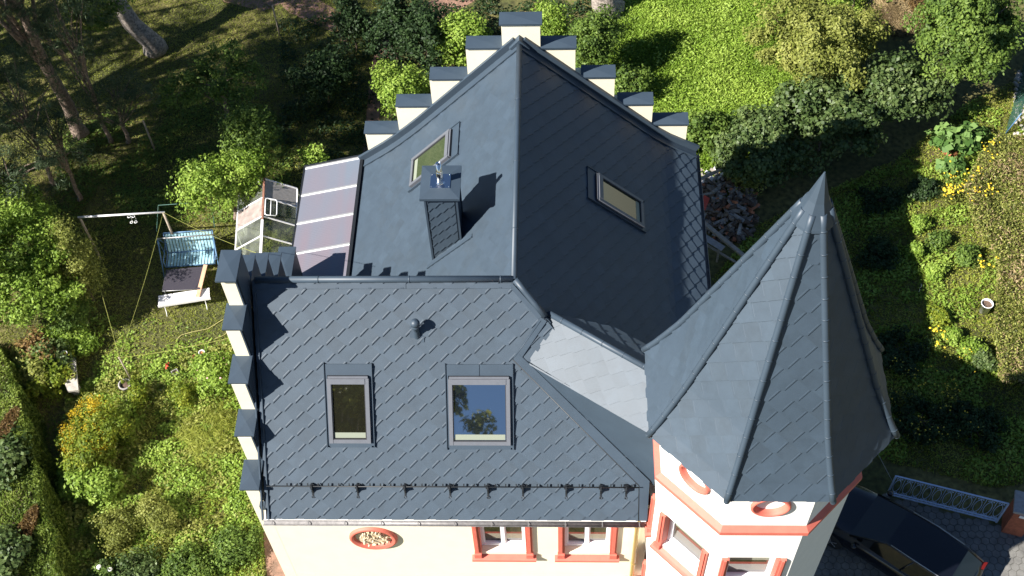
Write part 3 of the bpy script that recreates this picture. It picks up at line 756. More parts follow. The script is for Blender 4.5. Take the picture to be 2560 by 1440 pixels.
mb.bar(p0, p1, .10, .012, (0, 0, 1)); mb.bar(p0+Vector((0, -.05, .012)), p1+Vector((0, -.05, .012)), .02, .03)
mb.build('chimney_flashing', 'roofflat', cho)
# ---- skylights
def skylight(Mp, u0, u1, v0, v1, gm='glass'):
    fr = MB(); fw = .082; nrm = (Mp((u0+u1)/2, (v0+v1)/2, 1)-Mp((u0+u1)/2, (v0+v1)/2, 0)).normalized()
    def blk(mb_, a0, a1, b0, b1, h0, h1):
        q = [(a0, b0), (a1, b0), (a1, b1), (a0, b1)]
        O = Mp(*q[0]); X = Mp(u1, v0)-Mp(u0, v0); X /= (u1-u0); Y = (Mp(u0, v1)-Mp(u0, v0))/(v1-v0)
        B = Mp(u0, v0)
        P = lambda a, b, h: B+X*(a-u0)+Y*(b-v0)+nrm*h
        vs = [P(a, b, h0) for a, b in q]+[P(a, b, h1) for a, b in q]
        mb_.add(vs, [(3,2,1,0),(4,5,6,7),(0,1,5,4),(1,2,6,5),(2,3,7,6),(3,0,4,7)])
    blk(fr, u0, u0+fw, v0, v1, .0, .135); blk(fr, u1-fw, u1, v0, v1, .0, .135)
    blk(fr, u0+fw, u1-fw, v0, v0+.12, .0, .145); blk(fr, u0+fw, u1-fw, v1-fw, v1, .0, .128)
    blk(fr, u0+.02, u1-.02, v0-.05, v0-.002, .0, .12)
    o = fr.build('skylight', 'frame', villa)
    g = MB(); g_ = .03
    blk(g, u0+fw, u0+fw+.018, v0+.12, v1-fw, .03, .12); blk(g, u1-fw-.018, u1-fw, v0+.12, v1-fw, .03, .12); blk(g, u0+fw+.018, u1-fw-.018, v1-fw-.015, v1-fw, .03, .118); blk(g, u0+.03, u1-.03, v0-.055, v0-.0505, 0, .11)
    g.build('gasket', 'frame_dark', o)
    p = MB(); blk(p, u0+fw+.018, u1-fw-.018, v0+.12, v1-fw-.015, .0, .090); p.build('pane', gm, o)
    i = MB(); blk(i, u0+fw+.03, u1-fw-.03, v1-fw-.15, v1-fw-.03, .0905, .0925); i.build('inner_reveal', 'blind', o)
    f = MB(); fl = .05
    blk(f, u0-fl, u1+fl, v0-.30, v0-.056, -.0, .056); blk(f, u0-fl, u0-.003, v0-.056, v1+.08, .0, .054); blk(f, u1+.003, u1+fl, v0-.056, v1+.08, .0, .054); blk(f, u0-.003, u1+.003, v1+.002, v1+.12, .0, .052)
    blk(f, u0-fl-.02, u0-fl-.004, v0-.32, v1+.12, .0, .080); blk(f, u1+fl+.004, u1+fl+.02, v0-.32, v1+.12, .0, .080)
    if u1-u0 > 1.2 and v1-v0 > 1.2: blk(f, (u0+u1)/2-.006, (u0+u1)/2+.006, v0-.3, v0-.06, .057, .068)
    f.build('flashing', 'roofflat', o)
    return o
o = skylight(front, -4.93, -4.04, 2.10, 3.54); o['label'] = 'narrow front skylight'
o = skylight(front, -2.36, -1.06, 2.11, 3.58, 'skyglass'); o['label'] = 'wide front skylight mirroring blue sky'
o = skylight(left, 19.84, 20.76, iL(1.66), iL(2.70), 'sideglass'); o['label'] = 'skylight behind the chimney'
o = skylight(lambda u, v, h=0: right(-u, v, h), -19.25, -18.42, iR(1.80), iR(2.90), 'sideglass'); o['label'] = 'skylight in the shaded right slope'
# vent pipe
b = Vector((-3.0, 14.18, Fz(14.18))); mb = MB()
mb.lathe(b, [(.085, -.12), (.075, .05), (.062, .16), (.062, .30), (.078, .31), (.078, .34), (.062, .36), (.062, .42), (.10, .43), (.10, .47), (.085, .51), (.05, .54), (0, .55)], 20)
mb.obox(b+Vector((0, 0, .035)), (.15, 0, 0), Vector((0, -CF, -SF))*.17, NF*.006); mb.build('vent_pipe', 'roofflat', villa)
# snow guard
mb = MB(); vy = (WY-11.95)/CF
for d, h in ((0, .07), (-.02, .115), (-.035, .16)): mb.tube([front(-6.34, vy+d, h), front(-2, vy+d, h), front(1.66, vy+d, h)], .0125, 6)
for i in range(34):
    u = -5.9+i*.225; mb.obox(front(u, vy-.05, .10), (.012, 0, 0), Vector((0, -CF, -SF))*.03, NF*.012)
sg_ = mb.build('snow_guard', 'darkmetal', villa)
for u in (-5.36, -4.38, -3.35, -2.38, -1.56, -.81, .12, .86, 1.40):
    mb = MB(); W_ = .016
    q = [(vy-.07, .06), (vy-.05, .19), (vy+.03, .19), (vy+.09, .09), (vy+.16, .045), (vy+.16, .03), (vy-.07, .03)]
    mb.prism([front(u-W_, a, h) for a, h in q], (W_*2, 0, 0))
    mb.obox(front(u, vy-.02, .12), (.045, 0, 0), Vector((0, -CF, -SF))*.045, NF*.008)
    mb.obox(front(u, vy+.10, .036), (.018, 0, 0), Vector((0, -CF, -SF))*.13, NF*.006)
    c = front(u, vy+.25, .04); X = Vector((1, 0, 0)); Y = Vector((0, -CF, -SF))
    mb.tube([c+X*math.cos(t)*.028+Y*math.sin(t)*.028 for t in np.linspace(0, 6.28, 9)], .007, 5, cap=False)
    mb.build('bracket', 'darkmetal', sg_)
# polycarbonate canopy over the loggia at the left eave
cp = MB()
def can(u, t, h=0):   # u along y, t 0 at house edge..1 outer edge
    return Vector((-5.36-1.55*t, u, 7.12-.42*t+h))
ys = [22.02, 21.06, 20.1, 19.1, 17.95]
cpo = MB()
cpo.prism([can(ys[-1], 0), can(ys[0]+.02, 0), can(ys[0]-.0, 1), can(ys[-1]+.38, 1), can(ys[-1]+.0, .82)], (0, 0, .016))
can_o = cpo.build('canopy', 'poly', villa); can_o['label'] = 'ribbed polycarbonate canopy beside the left eave'
for i, y in enumerate(ys[:-1]):
    mb = MB(); a, b_ = can(y-.02, .0, .022), can(y-.02, 1, .022); mb.bar(a, b_, .034, .02); a, b_ = can(y+.03, 0, .018), can(y+.03, 1, .018); mb.bar(a, b_, .05, .012, mi=1)
    mb.build('glazing_bar', ['whitepl', 'greymetal'], can_o)
mb = MB(); mb.bar(can(18.25, 1.02, -.03), can(22.08, 1.02, -.03), .05, .10); mb.bar(can(17.95, -.03, -.04), can(22.08, -.03, -.04), .08, .12); mb.bar(can(22.10, -.03, -.02), can(22.10, 1.02, -.02), .06, .10)
for y in (18.4, 20.1, 21.9): mb.bar(Vector((-6.9, y, 3.2)), Vector((-6.9, y, 6.62)), .1)
mb.build('canopy_frame', 'darkmetal', can_o)
mb = MB(); mb.box((-7.0, 18.3, 0), (-4.9, 22.2, 3.2)); mb.build('loggia_base', 'cream', villa)
#@@GROUND
# ================================================================== SETTING
mb = MB(); mb.add([(-300, -300, 0), (300, -300, 0), (300, 300, 0), (-300, 300, 0)], [(0, 1, 2, 3)])
tag(mb.build('ground', 'ground'), kind='structure')
def sheet(name, pts, z, m):
    mb = MB(); P = [Vector((p[0], p[1], z)) for p in pts]; tri = tessellate_polygon([P]); mb.add(P, [tuple(t) for t in tri])
    o = mb.build(name, m, fix=False)
    for p in o.data.polygons:
        if p.normal.z < 0: p.flip()
    return tag(o, kind='structure')
sheet('path', px_poly([(905, 420), (915, 300), (925, 180), (950, 90), (1040, 20), (1200, -60), (1290, -60), (1090, 60), (985, 130), (950, 250), (945, 420)]), .004, 'path')
sheet('gravel_path', px_poly([(530, -60), (560, 5), (660, 28), (700, 8), (720, 30), (830, 80), (860, 110), (900, 60), (780, -10), (720, -60)]), .004, 'paving')
sheet('wall_path', px_poly([(655, 1300), (668, 1440), (672, 1560), (800, 1560), (700, 1300)]), .004, 'path')
drive = px_poly([(1980, 1240), (2215, 1240), (2490, 1312), (2560, 1300), (2680, 1330), (2680, 1600), (1900, 1600)])
sheet('driveway_base', drive, .004, 'joint')
mb = MB(); rh = .125; dp = np.array(drive); lo, hi = dp.min(0), dp.max(0); rs = random.Random(2)
ix = 0; y = lo[1]
while y < hi[1]:
    x = lo[0]+(rh*math.sqrt(3)/2 if ix % 2 else 0)
    while x < hi[0]:
        if in_poly(np.array([[x, y]]), drive)[0]:
            z = .030+rs.uniform(-.004, .004); r_ = rh*.93
            v = [(x+r_*math.cos(R(30+60*i)), y+r_*math.sin(R(30+60*i)), z) for i in range(6)]+[(x+rh*.98*math.cos(R(30+60*i)), y+rh*.98*math.sin(R(30+60*i)), .006) for i in range(6)]
            mb.add(v, [(0,1,2,3,4,5)]+[(i, i+6, (i+1) % 6+6, (i+1) % 6) for i in range(6)])
        x += rh*math.sqrt(3)
    y += rh*1.5; ix += 1
tag(mb.build('driveway', 'paver'), kind='structure')

def cover(name, m, poly, n, size, seed, aspect=.25, h=.10, up=.9, patch=1.2, thresh=0, vlo=.0, vhi=1.0, upright=False):
    """ground cover: many small blades or leaves"""
    global rng
    rng = np.random.default_rng(seed); P = scatter(poly, n); q = vnoise(P, patch, seed)
    if thresh: k = rng.random(len(P)) < np.clip((q-thresh)*5+.15, 0.08, 1); P = P[k]; q = q[k]
    n = len(P); hh = h*(.3+1.0*q)*rng.random(n)
    X = np.column_stack([P, hh+.01]); N = rng.normal(size=(n, 3))*(1-up)*1.6+np.array([0, 0, up])
    T = None
    if upright: N = rng.normal(size=(n, 3))*.7+np.array([0, 0, .5]); T = rng.normal(size=(n, 3))*.8+np.array([0, 0, .5])
    v = vlo+(vhi-vlo)*(.15+.45*q+.4*rng.random(n))
    me = leaf_mesh(name, X, N, size*(.5+rng.random(n)), v, aspect, T)
    return tag(link_mesh(name, me, m), kind='stuff')
lawn = px_poly([(-80, -80), (1020, -80), (935, 100), (905, 400), (720, 700), (640, 900), (655, 1300), (668, 1500), (-80, 1500)])
cover('lawn_grass', 'f_lawn', lawn, 190000, .075, 21, .22, .06, .55, 1.1, 0, upright=True)
cover('lawn_clover', 'f_bright', px_poly([(80, 800), (300, 790), (640, 820), (650, 1300), (665, 1500), (150, 1500)]), 26000, .075, 22, .6, .12, .8, 2.2, .45)
cover('shade_weeds', 'f_mid', px_poly([(150, 300), (520, 240), (760, 300), (700, 560), (420, 560), (120, 620)]), 22000, .08, 23, .6, .12, .8, 1.6, .35)
meadow = px_poly([(1440, 180), (1520, 40), (1640, -80), (2300, -80), (2180, 40), (2060, 200), (1900, 330), (1930, 430), (1800, 520), (1740, 440), (1560, 260)])
cover('meadow_grass', 'f_meadow', meadow, 130000, .125, 24, .28, .16, .55, 1.5, 0, upright=True)
cover('meadow_herbs', 'f_bright', meadow, 11000, .10, 25, .6, .22, .8, 2.5, .6)
weeds = px_poly([(170, 960), (420, 900), (600, 860), (655, 1280), (668, 1500), (140, 1500)])
cover('weed_bed', 'f_olive', weeds, 30000, .09, 26, .55, .22, .75, 2.8, .35)
cover('weed_bed', 'f_bright', weeds, 42000, .085, 27, .6, .20, .8, 3.4, .35)
cover('weed_bed', 'f_lawn', weeds, 30000, .10, 127, .18, .16, .5, 2.0, .3, upright=True)
rgarden = px_poly([(1900, 560), (2240, 400), (2420, 260), (2540, 200), (2600, 300), (2640, 1200), (2480, 1220), (2200, 1150), (1780, 700)])
cover('garden_weeds', 'f_bright', rgarden, 42000, .10, 28, .5, .18, .7, 2.4, .42)
cover('garden_turf', 'f_lawn', rgarden, 80000, .09, 29, .25, .08, .5, 1.4, 0, upright=True)
cover('back_weeds', 'f_shade', px_poly([(700, 60), (1000, 20), (1250, -60), (1560, -60), (1540, 60), (1480, 200), (1300, 250), (950, 420), (700, 420)]), 26000, .11, 30, .55, .25, .75, 2, .3)

# ================================================================== TREES AND SHRUBS
def P3(px, py, z): v = at(px, py, z); return (v.x, v.y, z)
def bush(px, py, z, rad, label, m='f_mid', seed=1, **kw):
    kw.setdefault('bark', 'twig'); kw.setdefault('trunk_r', .035); kw.setdefault('limbs', 9)
    name = kw.pop('name', 'shrub'); cat = kw.pop('cat', 'shrub')
    return plant(name, P3(px, py, z), rad, label, cat, m, seed=seed, **kw)
# left edge
bush(35, 570, 2.3, (1.25, 1.2, 1.6), 'tall bright leafy bush at the left edge, behind the clothes line post', 'f_bright', 31, nclump=110, per=150, leaf=.10)
bush(75, 720, 1.9, (1.35, 1.1, 1.5), 'broad yellow-green bush at the left edge in front of the taller one', 'f_bright', 32, nclump=110, per=150, leaf=.10)
bush(190, 670, 1.8, (.75, .80, 1.6), 'brownish olive conical bush beside the left clothes line post', 'f_olive', 33, nclump=90, per=150, leaf=.07)
bush(175, 780, .9, (.6, .45, .7), 'low green bush at the foot of the olive conical bush', 'f_mid', 34, nclump=40, per=120, leaf=.09)
bush(-90, 690, 2.6, (1.6, 1.6, 1.9), 'large bush mostly outside the left edge of the garden', 'f_mid', 35, nclump=90, per=110, leaf=.11)
# pines
def pine(px, py, h, c, rad, label, seed, nclump=150, tr=.22):
    b = at(px, py, 0)
    return plant('pine_tree', (b.x+c[0], b.y+c[1], c[2]), rad, label, 'tree', 'f_pine', nclump, 150, .42, .17, seed, None, .10, trunk=(b.x, b.y), trunk_h=h, trunk_r=tr, limbs=14, shell=.55, down=-.8)
pine(205, 340, 14, (-.5, .3, 8.2), (2.4, 2.3, 3.6), 'leaning rough-barked pine whose bare trunk rises from the shaded lawn', 41)
pine(-70, 470, 13, (.2, .1, 6.2), (2.5, 2.3, 3.0), 'pine at the left edge, its blue-green boughs reaching over the lawn', 42)
def pinebough(px, py, z, rad, label, seed, nclump):
    q = at(px, py, z); return plant('pine_tree', (q.x, q.y, z), rad, label, 'tree', 'f_pine', nclump, 130, .34, .15, seed, None, .12, trunk=(q.x-.3, q.y+.2), trunk_h=1, trunk_r=.07, limbs=22, shell=.5, down=-.8)
pinebough(25, 215, 5.0, (1.7, 1.6, 1.5), 'young pine with blue-green tips at the left edge above the other', 143, 75)
pinebough(20, 430, 3.6, (1.4, 1.3, 1.4), 'young pine low at the left edge above the leafy bush', 144, 60)
pinebough(150, 30, 6.2, (2.0, 1.5, 1.5), 'dark pine crown across the top left corner', 145, 60)
pinebough(285, 235, 2.6, (1.4, 1.1, 1.2), 'small sparse pine between the two bare trunks', 146, 38)
pinebough(130, 330, 3.6, (1.0, 1.0, 1.3), 'slender pine just left of the leaning trunk foot', 147, 32)
pine(-420, 330, 15, (0, 0, 8.5), (3.0, 3.0, 4.5), 'tall pine beyond the left edge of the picture shading the lawn', 43, 70)
def bigtree(x, y, c, rad, label, seed, m='f_mid', n=150, tr=.3, bark='barkg', per=120, leaf=.14, **kw):
    return plant('leafy_tree', c, rad, label, 'tree', m, n, per, .55, leaf, seed, None, trunk=(x, y), trunk_h=1, trunk_r=tr, bark=bark, limbs=26, down=-.7, shell=.6, **kw)
b = at(390, 125); t = bigtree(b.x, b.y, (b.x-2.2, b.y+.9, 8.0), (3.6, 2.6, 3.2), 'thick grey trunk at the top of the lawn with a broad crown above', 44, tr=.33)
q = at(235, 30, 4.5); me, cl = crown_mesh('crown', (q.x, q.y, 4.5), (1.1, .7, .6), 30, 80, .3, .12, 243); link_mesh('low_branch', me, 'f_mid', t)
b = at(1530, 30); bigtree(b.x, b.y, (b.x-1.0, b.y+2.5, 9.0), (3.4, 3.2, 3.2), 'grey tree with flared roots at the top edge of the meadow', 45, tr=.42)
bigtree(-27, 31, (-27, 31, 8), (3.8, 3.8, 4.2), 'broad tree left of the garden throwing shade on the lawn', 46, n=70)
bigtree(-22, 40, (-22, 40, 8.5), (4, 4, 4), 'broad tree behind the top left corner of the lawn', 47, n=110)
bigtree(-9.5, 43.5, (-9.5, 43.5, 8), (4.2, 3.5, 4), 'tree behind the gravel path beyond the top edge', 48, n=110)
bigtree(-9.2, -12, (-9.2, -12, 17.5), (5.6, 4.2, 8.5), 'tall tree in front of the house, mirrored in the front skylights', 49, 'f_olive', n=420, tr=.4, per=120, leaf=.36)
bigtree(-20.7, 24.2, (-20.7, 24.4, 10.5), (3.0, 3.2, 3.6), 'tall tree rising behind the left edge bushes, shading the lawn', 50, n=150)
bigtree(-26.2, 21.0, (-26.1, 21.0, 9), (2.6, 2.7, 3.6), 'tall tree beyond the left edge shading the clothes line', 149, n=130)
bigtree(-24.5, 27.5, (-24.5, 27.5, 10), (3.0, 3.0, 3.6), 'tall tree beyond the left edge between the pines', 148, n=60)
# fruit trees on the lawn
bush(540, 205, 2.3, (1.5, 1.3, 1.0), 'open-crowned fruit tree in dappled shade between the two bare trunks and the house', 'f_mid', 51, name='fruit_tree', cat='tree', nclump=75, per=90, leaf=.10, bark='bark', trunk_h=1, trunk_r=.09)
bush(625, 340, 2.4, (1.05, .9, .9), 'slim fruit tree with hanging leaves beside the greenhouse end', 'f_mid', 52, name='fruit_tree', cat='tree', nclump=60, per=95, leaf=.10, bark='bark', trunk_h=1, trunk_r=.07)
bush(560, 455, 1.9, (1.35, .95, .95), 'sunlit bright fruit tree directly behind the greenhouse', 'f_bright', 53, name='fruit_tree', cat='tree', nclump=95, per=120, leaf=.10, bark='bark', trunk_h=1, trunk_r=.08)
bush(790, 410, 1.2, (.5, .35, .8), 'young shoots behind the polycarbonate canopy', 'f_bright', 54, nclump=26, per=60, leaf=.09)
# behind the house
bush(1005, 235, 1.3, (.75, .95, 1.0), 'sunlit shrub against the lower left steps of the back gable', 'f_bright', 55, nclump=75, per=120, leaf=.10)
bush(1150, 115, 1.4, (.95, .6, 1.1), 'sunlit shrub behind the upper left steps of the back gable', 'f_bright', 56, nclump=75, per=120, leaf=.11)
bush(1060, 90, 1.6, (.8, .9, 1.3), 'dark shrub in the shade left of the back gable top', 'f_shade', 57, nclump=60, per=110, leaf=.11)
bush(985, 80, 1.6, (.7, .9, 1.3), 'dark shrub between the earth path and the back gable', 'f_shade', 58, nclump=60, per=110, leaf=.11)
bush(880, 60, 1.3, (.6, .7, 1.0), 'small dark shrub left of the earth path', 'f_shade', 59, nclump=50, per=100, leaf=.11)
bush(810, 200, 1.3, (1.0, .9, .9), 'dark low shrub on the shaded lawn left of the earth path', 'f_shade', 60, nclump=60, per=90, leaf=.11)
bush(1375, 70, 1.3, (.75, .55, .9), 'bright round shrub just right of the topmost gable cap', 'f_bright', 61, nclump=60, per=120, leaf=.10)
bush(1480, 110, 1.6, (.75, .85, 1.2), 'leafy shrub at the left edge of the meadow behind the gable', 'f_mid', 62, nclump=80, per=130, leaf=.11)
bush(1560, 210, .6, (.8, .6, .5), 'small dark shrub in the meadow beside the gable', 'f_mid', 63, nclump=34, per=100, leaf=.11)
# right of the meadow
bush(2045, 110, 2.1, (1.75, 1.9, 1.5), 'large yellow-olive tree between the meadow and the dry brushwood', 'f_olive', 64, name='broad_tree', cat='tree', nclump=230, per=170, leaf=.11, bark='bark', trunk_h=1, trunk_r=.13)
bush(1910, 372, 1.3, (1.2, 1.0, 1.0), 'dark blue-green shrub nearest the rubble heap', 'f_blue', 65, nclump=120, per=120, leaf=.13, aspect=.7)
bush(2065, 300, 1.5, (1.5, 1.05, 1.1), 'dark blue-green shrub in the middle of the large-leaved row', 'f_blue', 66, nclump=140, per=120, leaf=.14, aspect=.7)
bush(2225, 232, 1.6, (1.45, .9, 1.05), 'dark blue-green shrub at the right end of the large-leaved row', 'f_blue', 67, nclump=120, per=120, leaf=.14, aspect=.7)
bush(1760, 330, .5, (.9, .8, .45), 'low blue-green tuft at the meadow margin', 'f_mid', 68, nclump=40, per=100, leaf=.12)
bush(2425, 85, 2.8, (1.5, 1.75, 1.9), 'tall bushy tree in the top right corner beside the green fence', 'f_mid', 69, name='broad_tree', cat='tree', nclump=230, per=160, leaf=.12, bark='bark', trunk_h=1, trunk_r=.15)
bush(2150, -60, 1.6, (1.6, .8, 1.3), 'green shrub at the top edge behind the yellow-olive tree', 'f_mid', 70, nclump=80, per=120, leaf=.12)
bush(1870, 430, .7, (.6, .5, .55), 'pale bushy weed patch beside the rubble heap', 'f_olive', 71, nclump=40, per=110, leaf=.09)
# brushwood heap
t = thing('brushwood_heap', at(2240, 50), 'rusty brown heap of dry grass and brushwood in the top right', 'heap')
rng = np.random.default_rng(8); n = 9000; c0 = at(2235, 45, 0); a = rng.random(n)*6.283; r_ = np.sqrt(rng.random(n))
X = np.column_stack([c0.x+1.15*r_*np.cos(a), c0.y+1.0*r_*np.sin(a), .75*(1-r_**2)+.05+.12*rng.random(n)])
me = leaf_mesh('dry_stalks', X, rng.normal(size=(n, 3))*.5+[0, 0, 1], .28, .15+.6*vnoise(X, 2.5, 3)+.25*rng.random(n), .07); link_mesh('dry_stalks', me, 'f_dry', t)
me = leaf_mesh('rusty_twigs', X[:3000]+[.35, .2, .08], rng.normal(size=(3000, 3))*.5+[0, 0, 1], .25, rng.random(3000), .10); link_mesh('rusty_twigs', me, 'f_brownleaf', t)

# ---- hedge at the left
hedge_top = [(-230, 850), (0, 868), (28, 920), (52, 1000), (84, 1120), (112, 1260), (140, 1380), (160, 1480), (170, 1560), (-230, 1560)]
HZ = 1.15; hp_ = px_poly(hedge_top, HZ)
t = thing('thuja_hedge', (hp_[3][0], hp_[3][1], 0), 'clipped thuja hedge with brown dead patches along the left edge', 'hedge')
rng = np.random.default_rng(61); P = scatter(hp_, 42000); q = vnoise(P, 2.2, 6)
X = np.column_stack([P, HZ-.12+.22*q+.08*rng.random(len(P))]); N = rng.normal(size=(len(P), 3))*.6+[0, 0, .6]
me = leaf_mesh('hedge_top', X, N, .11, .15+.5*q+.35*rng.random(len(P)), .35); link_mesh('hedge_top', me, 'f_thuja', t)
Xs, Ns, vs2 = [], [], []
for i in range(1, 9):
    a, b_ = np.array(hp_[i]), np.array(hp_[i+1]) if i+1 < len(hp_) else np.array(hp_[0])
    if i >= 8: break
    L = np.linalg.norm(b_-a); k = int(L*3600); s_ = rng.random(k); z = rng.random(k)*HZ*1.09; nrm = np.array([(b_-a)[1], -(b_-a)[0]])/L
    if nrm[0] < 0: nrm = -nrm
    p = a+(b_-a)*s_[:, None]+nrm*(-.07+.14*(1-z/HZ)+.14*rng.random(k)+.08*np.sin(s_*L*4+z*3))[:, None]
    Xs.append(np.column_stack([p, z])); Ns.append(np.column_stack([np.tile(nrm, (k, 1)), np.full(k, .35)])+rng.normal(size=(k, 3))*.5); vs2.append(.1+.8*rng.random(k))
me = leaf_mesh('hedge_side', np.concatenate(Xs), np.concatenate(Ns), .11, np.concatenate(vs2), .35); link_mesh('hedge_side', me, 'f_thuja', t)
mb = MB(); inner = [Vector((x-.12, y, .05)) for x, y in hp_]; mb.prism(inner, (0, 0, HZ-.22)); mb.build('hedge_core', 'twig', t)
for j, (cx, cy, rx, ry) in enumerate([(22, 1060, .22, .55), (62, 1330, .22, .8)]):
    c = at(cx, cy, HZ+.1); n = 2600; a = rng.random(n)*6.28; r_ = np.sqrt(rng.random(n))
    X = np.column_stack([c.x+rx*r_*np.cos(a)+.12*r_*np.sin(a), c.y+ry*r_*np.sin(a), HZ+.05+.14*rng.random(n)])
    me = leaf_mesh('dead_patch', X, rng.normal(size=(n, 3))+[0, 0, .5], .10, rng.random(n), .2); link_mesh('dead_patch', me, 'f_brownleaf', t)
bush(20, 1150, 1.35, (.38, .55, .22), 'upper cluster of pale climbing leaves on the hedge top', 'f_blue', 72, name='climber', cat='plant', nclump=22, per=90, leaf=.13, limbs=3, aspect=.7, down=-.1)
bush(20, 1390, 1.35, (.42, .65, .22), 'lower cluster of pale climbing leaves on the hedge top', 'f_blue', 73, name='climber', cat='plant', nclump=26, per=90, leaf=.13, limbs=3, aspect=.7, down=-.1)

# ---- lower left garden
def flowers(t, name, pts, r, m):
    mb = MB(); mb.lathe((0, 0, 0), [(r, 0), (r*.8, r*.35), (r*.3, r*.5), (0, r*.3)], 7); mb.lathe((0, 0, 0), [(r, 0), (0, -r*.5)], 7)
    o = mb.build(name, m, None); org = root_origin(t)
    for i, p in enumerate(pts[:100]):
        q = o if i == 0 else o.copy()
        if i: C.objects.link(q)
        q.parent = t; q.location = Vector(p)-org; q.rotation_euler = (random.uniform(-.5, .5), random.uniform(-.5, .5), random.uniform(0, 6)); k = random.uniform(.75, 1.25); q.scale = (k, k, k)
def surf_pts(c, rad, n, seed, top=.2):
    r = np.random.default_rng(seed); D = r.normal(size=(n*4, 3)); D /= np.linalg.norm(D, axis=1, keepdims=True); D = D[D[:, 2] > top][:n]
    return [tuple(np.array(c)+d*np.array(rad)*1.04) for d in D]
def goldtips(t, c=None):
    c = P3(228, 1080, .72); rng_ = np.random.default_rng(5); n = 2300
    pts = np.array(surf_pts(c, (.78, .95, .64), n, 4, .15)); n = len(pts); cl = pts[rng_.integers(0, n, 90)]
    X = cl[rng_.integers(0, 90, n)]+rng_.normal(size=(n, 3))*[.05, .09, .05]
    me = leaf_mesh('flower_plumes', X, rng_.normal(size=(n, 3))*.6+[0, 0, 1], .05, rng_.random(n), .6); link_mesh('flower_plumes', me, foliage('gold_plumes', (.20, .16, .01), (.42, .29, .01), (.60, .42, .02)), t)
bush(235, 1095, .72, (.80, .90, .66), 'goldenrod clump with yellow-orange plumes beside the hedge', 'f_gold', 81, name='goldenrod', cat='plant', nclump=130, per=130, leaf=.09, aspect=.4, cr=.26, extra=goldtips)
bush(225, 1205, .5, (.8, .42, .42), 'fresh green leafy bush in front of the goldenrod', 'f_bright', 82, nclump=80, per=110, leaf=.11, cr=.25)
bush(290, 1325, .3, (.60, .5, .35), 'dry brownish shrub left of the round golden shrub', 'f_olive', 83, nclump=60, per=110, leaf=.06, cr=.22)
bush(390, 1285, .45, (.42, .40, .42), 'round golden-green shrub in the middle of the weedy bed', 'f_olive', 84, nclump=50, per=120, leaf=.06, cr=.2)
bush(330, 1430, .3, (.7, .45, .32), 'rose bush at the bottom edge right of the white blooms', 'f_blue', 85, nclump=50, per=100, leaf=.09, cr=.25)
bush(480, 1420, .25, (.8, .5, .3), 'green shrub at the bottom edge in the middle of the bed', 'f_mid', 86, nclump=60, per=110, leaf=.08, cr=.25)
bush(590, 1370, .25, (.6, .55, .3), 'green and russet shrub near the corner of the house', 'f_mid', 87, nclump=60, per=110, leaf=.08, cr=.25)
bush(610, 1250, .08, (.4, .55, .14), 'low yellow-green shrub against the gable wall', 'f_bright', 88, nclump=40, per=110, leaf=.08, cr=.22)
bush(540, 935, .6, (.65, .6, .6), 'flowering shrub with pink blooms by the stepped gable wall', 'f_bright', 89, nclump=70, per=120, leaf=.09, cr=.26,
     extra=lambda t: flowers(t, 'flower', surf_pts(P3(540, 935, .6), (.6, .55, .6), 12, 3, .3), .03, 'pinkfl'))
bush(460, 985, .3, (.35, .3, .3), 'small yellowing bush behind the concrete planter', 'f_gold', 90, nclump=26, per=100, leaf=.07, cr=.2)
bush(345, 985, .35, (.3, .3, .4), 'thin yellow-green sapling beside the concrete planter', 'f_gold', 91, nclump=22, per=90, leaf=.07, cr=.18)
bush(520, 1090, .06, (.75, .85, .13), 'soft mound of pale long grass in the weedy bed', 'f_lawn', 92, name='grass_mound', cat='grass clump', nclump=70, per=120, leaf=.20, aspect=.06, cr=.3)
bush(470, 1200, .05, (.5, .4, .12), 'low green weed clump right of the dark hollow', 'f_bright', 93, nclump=40, per=100, leaf=.09, cr=.22)
bush(165, 850, .3, (.9, .35, .3), 'patch of leafy plants in front of the left bushes', 'f_bright', 94, nclump=60, per=100, leaf=.10, cr=.25)
bush(130, 1430, .25, (.25, .3, .3), 'fern-like sprig at the foot of the hedge', 'f_mid', 95, nclump=16, per=60, leaf=.08, cr=.18)
# white blooms
t = thing('white_rose', at(262, 1440), 'rose with large white blooms at the bottom left', 'flower')
me, cl = crown_mesh('crown', P3(262, 1430, .4), (.3, .22, .3), 20, 90, .15, .08, 96); link_mesh('foliage', me, 'f_mid', t)
for p in ((248, 1418, .75), (275, 1424, .72)):
    c = Vector(P3(*p)); mb = MB()
    for k in range(9):
        a = k*.7; d = Vector((math.cos(a), math.sin(a), .35+.1*(k % 3)))*.05; mb.lathe(c+d*.7, [(.035, -.01), (.03, .02), (0, .025)], 7)
    mb.build('bloom', 'whitefl', t)
mb = MB(); b0 = at(262, 1440); mb.tube([(b0.x, b0.y, 0), P3(262, 1430, .4), P3(248, 1418, .75)], .008, 5); mb.tube([P3(262, 1430, .4), P3(275, 1424, .72)], .006, 5); mb.build('stem', 'twig', t)

